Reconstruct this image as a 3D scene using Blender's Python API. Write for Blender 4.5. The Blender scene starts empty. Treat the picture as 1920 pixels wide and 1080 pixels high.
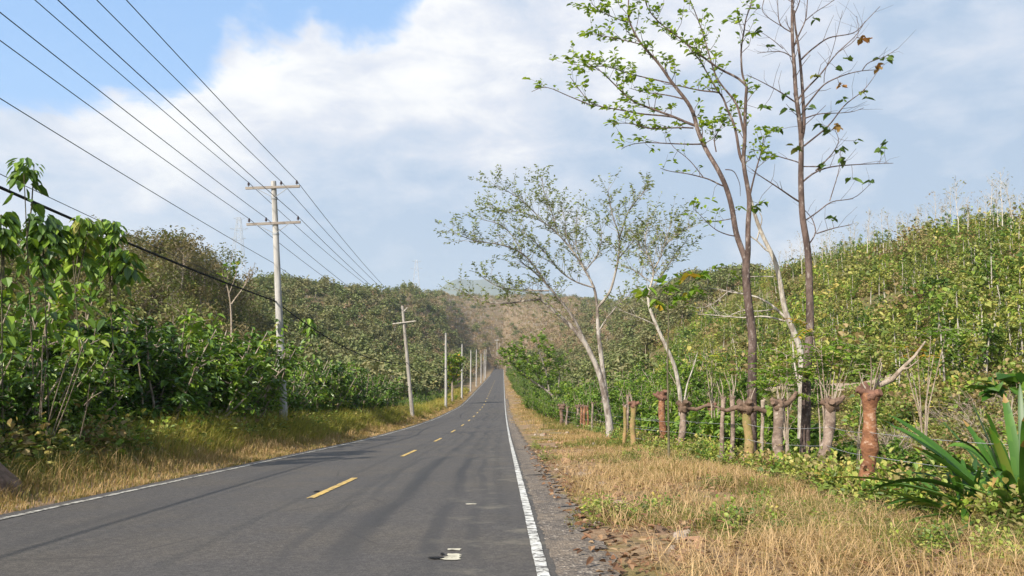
import bpy, math, random
import numpy as np
from mathutils import Matrix, Vector, Euler

random.seed(7)
R = np.random.default_rng(11)
SC = bpy.context.scene
COL = SC.collection
PI = math.pi

# ------------------------------------------------------------------ camera
F = 1500.0                     # focal length in photo pixels (1920 wide)
HY, VX = 660.0, 943.0          # horizon row, road heading column
CAMZ = 1.344
PITCH = math.atan((HY - 540) / F)
YAW = -math.atan((960 - VX) / F)
cam = bpy.data.cameras.new('camera')
cam.sensor_width = 36
cam.lens = 36 * F / 1920
cam.clip_start = 0.1
cam.clip_end = 30000
camo = bpy.data.objects.new('camera', cam)
COL.objects.link(camo)
camo.location = (0, 0, CAMZ)
camo.rotation_euler = (PI / 2 + PITCH, 0, YAW)
SC.camera = camo
CM = np.array(Euler((PI / 2 + PITCH, 0, YAW)).to_matrix())


def P(px, py, D):
    """World point seen at photo pixel (px, py) whose world Y is D."""
    d = CM @ np.array([(px - 960) / F, (540 - py) / F, -1.0])
    p = d * (D / d[1])
    return np.array([p[0], p[1], p[2] + CAMZ])


# ------------------------------------------------------------------ light
SUN_EL = math.radians(36)
SUN_H = (-0.62, -0.785)                    # horizontal direction towards the sun
sunv = Vector((SUN_H[0] * math.cos(SUN_EL), SUN_H[1] * math.cos(SUN_EL), math.sin(SUN_EL))).normalized()
sl = bpy.data.lights.new('sun', 'SUN')
sl.energy = 5.0
sl.angle = math.radians(0.5)
sl.color = (1.0, 0.93, 0.82)
so = bpy.data.objects.new('sun', sl)
COL.objects.link(so)
so.rotation_euler = sunv.to_track_quat('Z', 'Y').to_euler()
SC.view_settings.view_transform = 'Standard'
SC.view_settings.look = 'None'
SC.view_settings.gamma = 1
SC.view_settings.use_curve_mapping = False
SC.view_settings.exposure = 0.46
try:
    SC.cycles.max_bounces = 6
    SC.cycles.diffuse_bounces = 3
    SC.cycles.glossy_bounces = 2
    SC.cycles.transmission_bounces = 3
    SC.cycles.transparent_max_bounces = 6
    SC.cycles.volume_bounces = 1
    SC.cycles.use_denoising = True
except Exception:
    pass


class N:
    """Tiny node-tree helper."""
    def __init__(s, tree):
        s.t = tree
        s.n = tree.nodes
        s.l = tree.links

    def new(s, typ, **kw):
        nd = s.n.new(typ)
        for k, v in kw.items():
            setattr(nd, k, v)
        return nd

    def set(s, sock, v):
        if hasattr(v, 'is_output'):
            s.l.new(v, sock)
        else:
            sock.default_value = v

    def math(s, op, a, b=0.0, clamp=False):
        nd = s.new('ShaderNodeMath', operation=op)
        nd.use_clamp = clamp
        s.set(nd.inputs[0], a)
        s.set(nd.inputs[1], b)
        return nd.outputs[0]

    def mapr(s, v, a, b, c=0.0, d=1.0, smooth=True):
        nd = s.new('ShaderNodeMapRange')
        nd.interpolation_type = 'SMOOTHSTEP' if smooth else 'LINEAR'
        for i, q in enumerate((v, a, b, c, d)):
            s.set(nd.inputs[i], q)
        return nd.outputs[0]

    def noise(s, vec, scale, detail=4, rough=0.55, dist=0.0):
        nd = s.new('ShaderNodeTexNoise')
        if vec is not None:
            s.l.new(vec, nd.inputs['Vector'])
        nd.inputs['Scale'].default_value = scale
        nd.inputs['Detail'].default_value = detail
        nd.inputs['Roughness'].default_value = rough
        nd.inputs['Distortion'].default_value = dist
        return nd.outputs['Fac']

    def mix(s, f, a, b, mode='MIX'):
        nd = s.new('ShaderNodeMix', data_type='RGBA')
        nd.blend_type = mode
        s.set(nd.inputs[0], f)
        for sock, v in ((nd.inputs[6], a), (nd.inputs[7], b)):
            s.set(sock, v if hasattr(v, 'is_output') else (*v, 1.0))
        return nd.outputs[2]

    def vmul(s, v, k):
        nd = s.new('ShaderNodeVectorMath', operation='MULTIPLY')
        s.l.new(v, nd.inputs[0])
        nd.inputs[1].default_value = k
        return nd.outputs[0]

    def dot(s, v, k):
        nd = s.new('ShaderNodeVectorMath', operation='DOT_PRODUCT')
        s.l.new(v, nd.inputs[0])
        nd.inputs[1].default_value = k
        return nd.outputs['Value']

    def ramp(s, f, stops):
        nd = s.new('ShaderNodeValToRGB')
        e = nd.color_ramp.elements
        while len(e) < len(stops):
            e.new(0.5)
        for q, (p, c) in zip(e, stops):
            q.position = p
            q.color = (*c, 1.0)
        s.set(nd.inputs[0], f)
        return nd.outputs[0]


def pxdir(px, py):
    d = CM @ np.array([(px - 960) / F, (540 - py) / F, -1.0])
    return tuple(d / np.linalg.norm(d))


# ------------------------------------------------------------------ sky
W = bpy.data.worlds.new('World')
SC.world = W
W.use_nodes = True
W.node_tree.nodes.clear()
w = N(W.node_tree)
tc = w.new('ShaderNodeTexCoord')
vec = tc.outputs['Generated']
sky = w.new('ShaderNodeTexSky')
sky.sky_type = 'NISHITA'
sky.sun_disc = False
sky.sun_elevation = SUN_EL
sky.sun_rotation = math.atan2(SUN_H[0], SUN_H[1])
sky.air_density = 1.2
sky.dust_density = 1.5
bg_sky = w.new('ShaderNodeBackground')
w.l.new(sky.outputs[0], bg_sky.inputs[0])
bg_sky.inputs[1].default_value = 0.15
sv = w.vmul(vec, (1.0, 1.0, 2.1))
n_big = w.noise(sv, 3.6, 7, 0.6, 0.35)
n_mid = w.noise(sv, 8.5, 7, 0.62, 0.3)
n_soft = w.noise(sv, 2.3, 3, 0.5, 0.2)
n_fine = w.noise(sv, 17, 6, 0.65, 0.4)


def lobe(px, py, c0, c1):
    return w.mapr(w.dot(vec, pxdir(px, py)), math.cos(math.radians(c0)), math.cos(math.radians(c1)))


hole = None
for (px, py, c0, c1, k) in ((60, 20, 8.5, 2.5, 1.0), (250, 5, 8.0, 2.0, 1.0), (140, 110, 4.5, 1.0, 0.7), (390, 10, 5.0, 1.2, 0.62),
                            (500, 0, 4.6, 1.0, 0.72), (670, -8, 5.5, 1.2, 0.66), (440, -160, 11, 4, 0.7)):
    q = w.math('MULTIPLY', lobe(px, py, c0, c1), k)
    hole = q if hole is None else w.math('MAXIMUM', hole, q)
edge = w.math('ADD', hole, w.math('MULTIPLY', w.math('SUBTRACT', n_mid, 0.5), 1.5))
edge = w.math('ADD', edge, w.math('MULTIPLY', w.math('SUBTRACT', n_big, 0.5), 0.6))
blue = w.mapr(edge, 0.30, 0.75)
zc = w.new('ShaderNodeSeparateXYZ')
w.l.new(vec, zc.inputs[0])
behind = w.math('MAXIMUM', w.mapr(zc.outputs[1], 0.35, -0.25), w.mapr(zc.outputs[2], 0.50, 0.80))     # open sky overhead and behind the camera
behind = w.math('MULTIPLY', behind, w.mapr(n_big, 0.66, 0.50))
blue = w.math('MULTIPLY', blue, 1.0)
shade = w.mapr(w.math('ADD', w.math('MULTIPLY', n_soft, 0.55), w.math('MULTIPLY', n_big, 0.45)), 0.36, 0.62)
bright = None
for (px, py, c0, c1, k) in ((330, 170, 14, 2, 1.0), (760, 160, 13, 2, 0.75), (60, 290, 9, 2, 0.7), (1300, 60, 12, 3, 0.8),
                            (1880, 190, 7, 1, 0.9), (1500, 420, 8, 2, 0.45)):
    q = w.math('MULTIPLY', lobe(px, py, c0, c1), k)
    bright = q if bright is None else w.math('MAXIMUM', bright, q)
grey = None
for (px, py, c0, c1, k) in ((1850, 290, 9, 2, 0.9), (1330, 330, 10, 2, 0.8), (720, 440, 12, 3, 0.75), (430, 450, 7, 2, 0.6), (1650, 330, 9, 2, 0.6)):
    q = w.math('MULTIPLY', lobe(px, py, c0, c1), k)
    grey = q if grey is None else w.math('MAXIMUM', grey, q)
cv = w.math('ADD', w.math('MULTIPLY', shade, 0.42), w.math('MULTIPLY', bright, 0.52))
cv = w.math('ADD', cv, w.math('MULTIPLY', w.math('SUBTRACT', n_mid, 0.5), 1.25))
cv = w.math('ADD', cv, w.math('MULTIPLY', w.math('SUBTRACT', n_fine, 0.5), 0.55))
cv = w.math('SUBTRACT', cv, w.math('MULTIPLY', grey, 0.55))
ccol = w.ramp(cv, [(0.0, (0.325, 0.425, 0.57)), (0.26, (0.44, 0.51, 0.625)), (0.55, (0.585, 0.61, 0.68)), (0.80, (0.74, 0.74, 0.75)), (1.0, (0.80, 0.79, 0.78))])
veil = w.math('MULTIPLY', blue, 0.95, True)             # thin high veil that pales the open blue
ccol = w.mix(veil, ccol, (0.18, 0.42, 0.83))
bg_c = w.new('ShaderNodeBackground')
w.l.new(ccol, bg_c.inputs[0])
bg_c.inputs[1].default_value = 1.0
mixw = w.new('ShaderNodeMixShader')
w.l.new(w.math('MAXIMUM', w.math('MULTIPLY', blue, 0.45), w.math('MULTIPLY', behind, 0.95)), mixw.inputs[0])
w.l.new(bg_c.outputs[0], mixw.inputs[1])
w.l.new(bg_sky.outputs[0], mixw.inputs[2])
wo = w.new('ShaderNodeOutputWorld')
w.l.new(mixw.outputs[0], wo.inputs[0])


# ------------------------------------------------------------------ materials
def mat(name):
    m = bpy.data.materials.new(name)
    m.use_nodes = True
    m.node_tree.nodes.clear()
    g = N(m.node_tree)
    out = g.new('ShaderNodeOutputMaterial')
    bs = g.new('ShaderNodeBsdfPrincipled')
    g.l.new(bs.outputs[0], out.inputs[0])
    return m, g, bs, out


def bump(g, bs, h, strength=0.4, dist=0.02):
    b = g.new('ShaderNodeBump')
    b.inputs['Strength'].default_value = strength
    b.inputs['Distance'].default_value = dist
    g.l.new(h, b.inputs['Height'])
    g.l.new(b.outputs[0], bs.inputs['Normal'])


LEAF_GAIN = {'broad_leaf': 1.9, 'verge_leaf': 1.65, 'hillside_leaf': 1.95, 'undergrowth_leaf': 1.6, 'dry_leaf': 1.4, 'far_hazed_green': 1.7, 'far_brown': 1.75, 'tree_leaf': 2.0, 'sparse_leaf': 1.3, 'feathery_leaf': 1.75}


def leaf_mat(name, stops, rnd=0.35, rough=0.5, trans=0.3, spec=0.35, stops2=None):
    """Leaf colours run along a ramp by the leaf's own tint; whole plants differ a little from one another."""
    gk = LEAF_GAIN.get(name, 1.0)
    stops = [(p_, tuple(q_ * gk for q_ in c_)) for p_, c_ in stops]
    if stops2:
        stops2 = [(p_, tuple(q_ * gk for q_ in c_)) for p_, c_ in stops2]
    m, g, bs, out = mat(name)
    at = g.new('ShaderNodeAttribute')
    at.attribute_name = 'tint'
    oi = g.new('ShaderNodeObjectInfo')
    f = g.math('ADD', at.outputs['Fac'], g.math('MULTIPLY', g.math('SUBTRACT', oi.outputs['Random'], 0.5), rnd), clamp=True)
    c = g.ramp(f, stops)
    if stops2:
        c2 = g.ramp(f, stops2)
        r2 = g.math('FRACT', g.math('MULTIPLY', oi.outputs['Random'], 7.31))
        c = g.mix(g.mapr(r2, 0.35, 0.75), c, c2)
    g.l.new(c, bs.inputs['Base Color'])
    bs.inputs['Roughness'].default_value = rough
    bs.inputs['Specular IOR Level'].default_value = spec
    tr = g.new('ShaderNodeBsdfTranslucent')
    g.l.new(g.mix(1.0, c, (1.25, 1.25, 0.55), 'MULTIPLY'), tr.inputs[0])
    mx = g.new('ShaderNodeMixShader')
    mx.inputs[0].default_value = trans
    g.l.new(bs.outputs[0], mx.inputs[1])
    g.l.new(tr.outputs[0], mx.inputs[2])
    g.l.new(mx.outputs[0], out.inputs[0])
    return m


def bark_mat(name, a, b, c=None, scale=6.0, stretch=(1, 1, 0.35), lo=0.42, hi=0.62):
    m, g, bs, out = mat(name)
    t = g.new('ShaderNodeTexCoord')
    v = g.vmul(t.outputs['Object'], stretch)
    n1 = g.noise(v, scale, 6, 0.65)
    col = g.mix(g.mapr(n1, lo, hi), a, b)
    if c:
        n2 = g.noise(v, scale * 2.3, 6, 0.7)
        col = g.mix(g.mapr(n2, 0.52, 0.70), col, c)
    g.l.new(col, bs.inputs['Base Color'])
    bs.inputs['Roughness'].default_value = 0.85
    bs.inputs['Specular IOR Level'].default_value = 0.2
    bump(g, bs, g.noise(v, scale * 4, 6, 0.7), 0.8, 0.03)
    return m


M_SHRUB = leaf_mat('broad_leaf', [(0, (0.018, 0.042, 0.007)), (0.45, (0.060, 0.108, 0.012)), (0.85, (0.13, 0.19, 0.020)), (1, (0.20, 0.18, 0.05))], 0.6, 0.38, 0.24, 0.5)
M_FENCE_SHRUB = leaf_mat('verge_leaf', [(0, (0.028, 0.06, 0.010)), (0.5, (0.085, 0.15, 0.018)), (1, (0.18, 0.22, 0.03))], 0.35, 0.5, 0.32)
M_SAP = leaf_mat('hillside_leaf', [(0, (0.028, 0.055, 0.008)), (0.5, (0.082, 0.128, 0.016)), (0.85, (0.15, 0.19, 0.024)), (1, (0.22, 0.18, 0.05))], 0.85, 0.5, 0.22, 0.35,
                 stops2=[(0, (0.045, 0.065, 0.012)), (0.5, (0.105, 0.13, 0.024)), (1, (0.19, 0.185, 0.05))])
M_UNDER = leaf_mat('undergrowth_leaf', [(0, (0.045, 0.05, 0.016)), (0.5, (0.10, 0.115, 0.028)), (1, (0.19, 0.17, 0.065))], 0.5, 0.6, 0.25, 0.25,
                   stops2=[(0, (0.06, 0.04, 0.018)), (0.5, (0.15, 0.11, 0.045)), (1, (0.23, 0.17, 0.085))])
M_BROWN = leaf_mat('dry_leaf', [(0, (0.055, 0.045, 0.02)), (0.5, (0.12, 0.10, 0.045)), (1, (0.19, 0.15, 0.075))], 0.4, 0.65, 0.25, 0.2,
                   stops2=[(0, (0.045, 0.055, 0.016)), (0.5, (0.10, 0.115, 0.035)), (1, (0.15, 0.15, 0.05))])
M_FARG = leaf_mat('far_hazed_green', [(0, (0.055, 0.07, 0.028)), (0.5, (0.105, 0.122, 0.046)), (1, (0.145, 0.16, 0.06))], 0.5, 0.7, 0.2, 0.15,  # greens lightened and greyed, so some distance haze is in the leaf colour
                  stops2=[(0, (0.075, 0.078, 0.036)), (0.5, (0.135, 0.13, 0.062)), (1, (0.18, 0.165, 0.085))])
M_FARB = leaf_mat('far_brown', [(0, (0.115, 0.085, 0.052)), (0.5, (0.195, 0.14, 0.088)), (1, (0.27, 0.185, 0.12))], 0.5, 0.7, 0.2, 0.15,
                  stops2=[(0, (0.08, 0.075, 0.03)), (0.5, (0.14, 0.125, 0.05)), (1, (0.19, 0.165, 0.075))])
M_TALLTREE = leaf_mat('tree_leaf', [(0, (0.04, 0.075, 0.010)), (0.5, (0.11, 0.16, 0.016)), (1, (0.20, 0.25, 0.025))], 0.1, 0.45, 0.45)
M_SPARSE = leaf_mat('sparse_leaf', [(0, (0.04, 0.075, 0.015)), (0.55, (0.10, 0.16, 0.03)), (0.8, (0.22, 0.14, 0.045)), (1, (0.26, 0.12, 0.04))], 0.0, 0.5, 0.35)
M_FEATHER = leaf_mat('feathery_leaf', [(0, (0.07, 0.085, 0.03)), (0.5, (0.13, 0.15, 0.055)), (1, (0.20, 0.23, 0.07))], 0.1, 0.6, 0.3, 0.2)
M_SPROUT = leaf_mat('sprout_leaf', [(0, (0.07, 0.15, 0.015)), (0.55, (0.16, 0.27, 0.025)), (0.85, (0.30, 0.32, 0.03)), (1, (0.45, 0.26, 0.03))], 0.15, 0.5, 0.38)
M_STRAP = leaf_mat('strap_leaf', [(0, (0.015, 0.045, 0.007)), (0.5, (0.045, 0.12, 0.014)), (0.85, (0.10, 0.21, 0.022)), (1, (0.30, 0.19, 0.06))], 0.1, 0.42, 0.2, 0.4)
M_TALLGRASS = leaf_mat('tall_grass_blade', [(0, (0.12, 0.145, 0.02)), (0.45, (0.29, 0.28, 0.045)), (0.75, (0.40, 0.34, 0.09)), (1, (0.42, 0.28, 0.12))], 0.0, 0.6, 0.35, 0.2)
M_DRYGRASS = leaf_mat('dry_grass_blade', [(0, (0.10, 0.125, 0.022)), (0.3, (0.23, 0.205, 0.06)), (0.62, (0.38, 0.245, 0.11)), (1, (0.57, 0.40, 0.215))], 0.0, 0.7, 0.25, 0.15)
M_PALEBARK = bark_mat('pale_bark', (0.46, 0.42, 0.36), (0.26, 0.22, 0.18), None, 9)
M_GREYBARK = bark_mat('grey_bark', (0.36, 0.32, 0.28), (0.15, 0.12, 0.10), (0.52, 0.49, 0.45), 4)
M_REDBARK = bark_mat('reddish_bark', (0.135, 0.095, 0.08), (0.06, 0.042, 0.036), (0.30, 0.255, 0.23), 4.5, (1, 1, 0.5), 0.38, 0.62)
M_POSTBARK = bark_mat('peeling_red_bark', (0.32, 0.15, 0.075), (0.14, 0.062, 0.034), (0.48, 0.34, 0.25), 3.4, (1, 1, 1.6), 0.36, 0.64)
M_POSTGREY = bark_mat('grey_pink_bark', (0.31, 0.235, 0.185), (0.14, 0.10, 0.078), (0.44, 0.37, 0.31), 3.5, (1, 1, 1.4), 0.36, 0.64)
M_POSTMOSS = bark_mat('mossy_bark', (0.33, 0.21, 0.10), (0.20, 0.18, 0.065), (0.36, 0.22, 0.14), 3, (1, 1, 1.0), 0.36, 0.64)
M_SCAR = bark_mat('cut_scar_bark', (0.12, 0.08, 0.055), (0.21, 0.14, 0.10), (0.05, 0.033, 0.026), 6, (1, 1, 1), 0.36, 0.64)
M_SCARRED = bark_mat('red_knob_bark', (0.24, 0.125, 0.085), (0.13, 0.07, 0.05), (0.07, 0.04, 0.028), 5, (1, 1, 1), 0.36, 0.64)
M_STEM = bark_mat('green_brown_stem', (0.15, 0.135, 0.08), (0.08, 0.07, 0.045), None, 10)
M_TWIG = bark_mat('twig', (0.40, 0.33, 0.26), (0.24, 0.18, 0.13), None, 12)
M_DEADTWIG = bark_mat('dead_twig', (0.52, 0.48, 0.42), (0.34, 0.30, 0.25), None, 12)
M_CONCRETE = bark_mat('pole_concrete', (0.46, 0.44, 0.41), (0.30, 0.285, 0.26), None, 6, (1, 1, 0.10), 0.36, 0.66)
M_WOODPOLE = bark_mat('weathered_pole_wood', (0.36, 0.33, 0.29), (0.22, 0.19, 0.16), None, 8, (1, 1, 0.12))
M_ARMWOOD = bark_mat('crossarm_wood', (0.33, 0.29, 0.25), (0.24, 0.20, 0.17), None, 12, (0.15, 1, 1))
M_STEEL = bark_mat('galvanised_steel', (0.42, 0.43, 0.44), (0.32, 0.33, 0.34), None, 20, (1, 1, 1))
M_FARSTEEL = bark_mat('hazed_tower_steel', (0.50, 0.53, 0.57), (0.44, 0.47, 0.51), None, 3, (1, 1, 1))  # pale bluish tone: distance haze put into the steel colour
M_PORC = bark_mat('brown_porcelain', (0.06, 0.045, 0.05), (0.09, 0.07, 0.075), None, 20, (1, 1, 1))
M_WIRE = bark_mat('wire_metal', (0.06, 0.065, 0.075), (0.09, 0.095, 0.105), None, 20, (1, 1, 1))
M_CABLE = bark_mat('black_cable', (0.016, 0.016, 0.018), (0.024, 0.024, 0.026), None, 20, (1, 1, 1))
M_BARB = bark_mat('fence_wire', (0.42, 0.43, 0.44), (0.30, 0.30, 0.31), None, 20, (1, 1, 1))
M_ROCK = bark_mat('roadside_rock', (0.38, 0.22, 0.13), (0.21, 0.12, 0.075), (0.46, 0.32, 0.22), 7, (1, 1, 1))
M_ROCKG = bark_mat('pale_rock', (0.36, 0.29, 0.23), (0.22, 0.165, 0.125), (0.46, 0.40, 0.33), 9, (1, 1, 1))
M_LOG = bark_mat('old_log', (0.15, 0.125, 0.095), (0.07, 0.055, 0.042), None, 8, (0.3, 1, 1))


def asphalt_nodes(g, pos):
    sp = g.new('ShaderNodeSeparateXYZ')
    g.l.new(pos, sp.inputs[0])
    fine = g.noise(pos, 55, 6, 0.85)
    sc = g.noise(pos, 160, 2, 0.5)
    big = g.noise(pos, 0.45, 4, 0.6)
    lon = g.noise(g.vmul(pos, (1.5, 0.06, 1)), 1.0, 4, 0.6)
    col = g.mix(g.mapr(fine, 0.34, 0.68), (0.042, 0.038, 0.035), (0.132, 0.119, 0.107))
    col = g.mix(g.math('MULTIPLY', g.mapr(sc, 0.58, 0.70), 0.7), col, (0.30, 0.27, 0.22))
    med = g.noise(pos, 14, 4, 0.7)
    col = g.mix(g.math('MULTIPLY', g.mapr(med, 0.38, 0.60), 0.8), col, g.mix(1.0, col, (0.66, 0.66, 0.67), 'MULTIPLY'))
    ck = g.new('ShaderNodeTexVoronoi')
    ck.feature = 'DISTANCE_TO_EDGE'
    g.l.new(g.vmul(pos, (0.55, 0.28, 1)), ck.inputs['Vector'])
    ck.inputs['Scale'].default_value = 1.0
    crack = g.math('MULTIPLY', g.mapr(g.math('ADD', ck.outputs['Distance'], g.math('MULTIPLY', g.math('SUBTRACT', med, 0.5), 0.10)), 0.012, 0.002), g.mapr(big, 0.5, 0.6))
    col = g.mix(g.math('MULTIPLY', crack, 0.6), col, (0.03, 0.028, 0.027))
    col = g.mix(g.math('MULTIPLY', g.mapr(big, 0.40, 0.66), 0.55), col, g.mix(1.0, col, (1.30, 1.22, 1.05), 'MULTIPLY'))
    col = g.mix(g.math('MULTIPLY', g.mapr(lon, 0.46, 0.66), 0.40), col, g.mix(1.0, col, (0.72, 0.73, 0.76), 'MULTIPLY'))
    # old tyre marks that wander along the lane
    wob = g.math('MULTIPLY', g.math('SUBTRACT', g.noise(g.vmul(pos, (0, 0.085, 0)), 1.0, 2, 0.5), 0.5), 2.6)
    for xc, wd, k in ((-1.55, 0.24, 0.8), (-0.72, 0.15, 0.75), (-0.30, 0.11, 0.6), (-2.1, 0.11, 0.55), (-4.9, 0.20, 0.4)):
        d = g.math('ABSOLUTE', g.math('SUBTRACT', g.math('ADD', sp.outputs[0], wob), xc))
        mk = g.math('MULTIPLY', g.mapr(d, wd, wd * 0.25), g.mapr(g.noise(g.vmul(pos, (0, 0.05, 0)), 1.7, 2, 0.5), 0.40, 0.56))
        col = g.mix(g.math('MULTIPLY', mk, k), col, (0.045, 0.043, 0.042))
    # sandy dust worn in on the near right lane
    dust = g.math('MULTIPLY', g.mapr(g.noise(pos, 1.6, 5, 0.65), 0.52, 0.72), g.mapr(sp.outputs[0], -1.6, 0.3))
    col = g.mix(g.math('MULTIPLY', dust, 0.45), col, (0.25, 0.22, 0.16))
    return col, fine


M_ROAD, g, bs, out = mat('asphalt')
geo = g.new('ShaderNodeNewGeometry')
c, h = asphalt_nodes(g, geo.outputs['Position'])
g.l.new(c, bs.inputs['Base Color'])
bs.inputs['Roughness'].default_value = 0.78
bs.inputs['Specular IOR Level'].default_value = 0.35
bump(g, bs, h, 0.55, 0.006)


def paint_mat(name, col, lo, hi, col2):
    m, g, bs, out = mat(name)
    geo = g.new('ShaderNodeNewGeometry')
    c, h = asphalt_nodes(g, geo.outputs['Position'])
    n = g.noise(geo.outputs['Position'], 9, 6, 0.7)
    n2 = g.noise(g.vmul(geo.outputs['Position'], (1, 2.5, 1)), 3.0, 5, 0.7)
    wear = g.mapr(g.math('ADD', g.math('MULTIPLY', n, 0.5), g.math('MULTIPLY', n2, 0.5)), lo, hi)
    pc = g.mix(g.mapr(n, 0.35, 0.6), col, col2)
    g.l.new(g.mix(wear, pc, c), bs.inputs['Base Color'])
    bs.inputs['Roughness'].default_value = 0.7
    bump(g, bs, h, 0.3, 0.004)
    return m


M_WHITE = paint_mat('white_line_paint', (0.70, 0.69, 0.64), 0.495, 0.565, (0.52, 0.50, 0.44))
M_WHITEOLD = paint_mat('dirty_line_paint', (0.52, 0.50, 0.44), 0.47, 0.56, (0.42, 0.39, 0.32))
M_YELLOW = paint_mat('yellow_line_paint', (0.62, 0.41, 0.10), 0.51, 0.59, (0.56, 0.38, 0.11))
M_CREAM = paint_mat('cream_paint_remnant', (0.62, 0.58, 0.44), 0.57, 0.63, (0.5, 0.46, 0.34))

M_GROUND, g, bs, out = mat('ground_earth_and_grass')
geo = g.new('ShaderNodeNewGeometry')
pos = geo.outputs['Position']
sp = g.new('ShaderNodeSeparateXYZ')
g.l.new(pos, sp.inputs[0])
n1 = g.noise(pos, 0.8, 6, 0.65)
n2 = g.noise(pos, 9, 6, 0.7)
n3 = g.noise(pos, 0.16, 5, 0.6)
soil = g.mix(g.mapr(n2, 0.3, 0.7), (0.20, 0.125, 0.07), (0.40, 0.275, 0.175))
soil = g.mix(g.math('MULTIPLY', g.mapr(n1, 0.45, 0.62), 0.7), soil, (0.20, 0.175, 0.06))
hill = g.mix(g.mapr(n2, 0.3, 0.7), (0.09, 0.095, 0.03), (0.20, 0.175, 0.07))
hill = g.mix(g.mapr(n3, 0.42, 0.62), hill, (0.15, 0.11, 0.055))
rusty = g.math('MULTIPLY', g.mapr(sp.outputs[1], 260, 480), g.mapr(g.math('ABSOLUTE', g.math('ADD', sp.outputs[0], 5)), 150, 60))
hill = g.mix(rusty, hill, g.mix(g.mapr(n2, 0.3, 0.7), (0.17, 0.125, 0.07), (0.28, 0.205, 0.125)))
dd = g.math('ABSOLUTE', g.math('ADD', sp.outputs[0], 2.2))
off = g.mapr(g.math('ADD', dd, g.math('MULTIPLY', g.math('SUBTRACT', n1, 0.5), 3.0)), 7.2, 10.5)
off = g.math('MAXIMUM', off, g.mapr(sp.outputs[1], 420, 600))
col = g.mix(off, soil, hill)
g.l.new(col, bs.inputs['Base Color'])
bs.inputs['Roughness'].default_value = 0.95
bs.inputs['Specular IOR Level'].default_value = 0.1
bump(g, bs, n2, 0.8, 0.06)

M_GRAVEL, g, bs, out = mat('gravel_shoulder')
geo = g.new('ShaderNodeNewGeometry')
pos = geo.outputs['Position']
vo = g.new('ShaderNodeTexVoronoi')
g.l.new(pos, vo.inputs['Vector'])
vo.inputs['Scale'].default_value = 34
sep = g.new('ShaderNodeSeparateColor')
g.l.new(vo.outputs['Color'], sep.inputs[0])
c1 = g.ramp(sep.outputs[0], [(0, (0.06, 0.05, 0.043)), (0.5, (0.14, 0.115, 0.092)), (0.86, (0.20, 0.16, 0.12)), (1, (0.46, 0.39, 0.31))])
dirt = g.mapr(g.noise(pos, 2.2, 5, 0.65), 0.42, 0.62)
c1 = g.mix(g.math('MULTIPLY', dirt, 0.55), c1, (0.25, 0.19, 0.13))
g.l.new(c1, bs.inputs['Base Color'])
bs.inputs['Roughness'].default_value = 0.95
bump(g, bs, vo.outputs['Distance'], 0.9, 0.02)

M_TRACK, g, bs, out = mat('bare_track_earth')
geo = g.new('ShaderNodeNewGeometry')
n2 = g.noise(geo.outputs['Position'], 1.2, 6, 0.7)
g.l.new(g.mix(g.mapr(n2, 0.35, 0.65), (0.44, 0.34, 0.25), (0.30, 0.22, 0.14)), bs.inputs['Base Color'])
bs.inputs['Roughness'].default_value = 0.95

M_MOUNT, g, bs, out = mat('distant_forest_cover')
geo = g.new('ShaderNodeNewGeometry')
n2 = g.noise(geo.outputs['Position'], 0.006, 6, 0.7)
g.l.new(g.mix(g.mapr(n2, 0.35, 0.65), (0.05, 0.07, 0.04), (0.09, 0.105, 0.06)), bs.inputs['Base Color'])
bs.inputs['Roughness'].default_value = 0.95


# ------------------------------------------------------------------ mesh helpers
class Geo:
    def __init__(s):
        s.V, s.Q, s.T, s.tq, s.tt, s.mq, s.mt = [], [], [], [], [], [], []
        s.nv = 0

    def add(s, V, faces, tint=0.5, m=0):
        """faces: (n,4) or (n,3) integer array; tint per face."""
        V = np.asarray(V, float).reshape(-1, 3)
        faces = np.asarray(faces, int)
        if len(faces) == 0:
            return
        tint = np.broadcast_to(np.asarray(tint, float), (len(faces),))
        s.V.append(V)
        if faces.shape[1] == 4:
            s.Q.append(faces + s.nv)
            s.tq.append(tint)
            s.mq.append(np.full(len(faces), m))
        else:
            s.T.append(faces + s.nv)
            s.tt.append(tint)
            s.mt.append(np.full(len(faces), m))
        s.nv += len(V)

    def mesh(s, name, mats, smooth=False, origin=(0, 0, 0)):
        V = np.concatenate(s.V) - np.asarray(origin, float)
        Q = np.concatenate(s.Q) if s.Q else np.zeros((0, 4), int)
        T = np.concatenate(s.T) if s.T else np.zeros((0, 3), int)
        me = bpy.data.meshes.new(name)
        nf = len(Q) + len(T)
        me.vertices.add(len(V))
        me.vertices.foreach_set('co', V.astype(np.float32).ravel())
        li = np.concatenate([Q.ravel(), T.ravel()]).astype(np.int32)
        me.loops.add(len(li))
        me.loops.foreach_set('vertex_index', li)
        st = np.concatenate([np.arange(len(Q)) * 4, len(Q) * 4 + np.arange(len(T)) * 3]).astype(np.int32)
        me.polygons.add(nf)
        me.polygons.foreach_set('loop_start', st)
        if not isinstance(mats, (list, tuple)):
            mats = [mats]
        for m in mats:
            me.materials.append(m)
        mi = np.concatenate(s.mq + s.mt).astype(np.int32)
        me.polygons.foreach_set('material_index', mi)
        me.polygons.foreach_set('use_smooth', np.full(nf, bool(smooth)))
        at = me.attributes.new('tint', 'FLOAT', 'FACE')
        at.data.foreach_set('value', np.concatenate(s.tq + s.tt).astype(np.float32))
        me.update(calc_edges=True)
        me.validate()
        return me


def nrm(v):
    v = np.asarray(v, float)
    return v / np.maximum(np.linalg.norm(v, axis=-1, keepdims=True), 1e-9)


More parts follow.
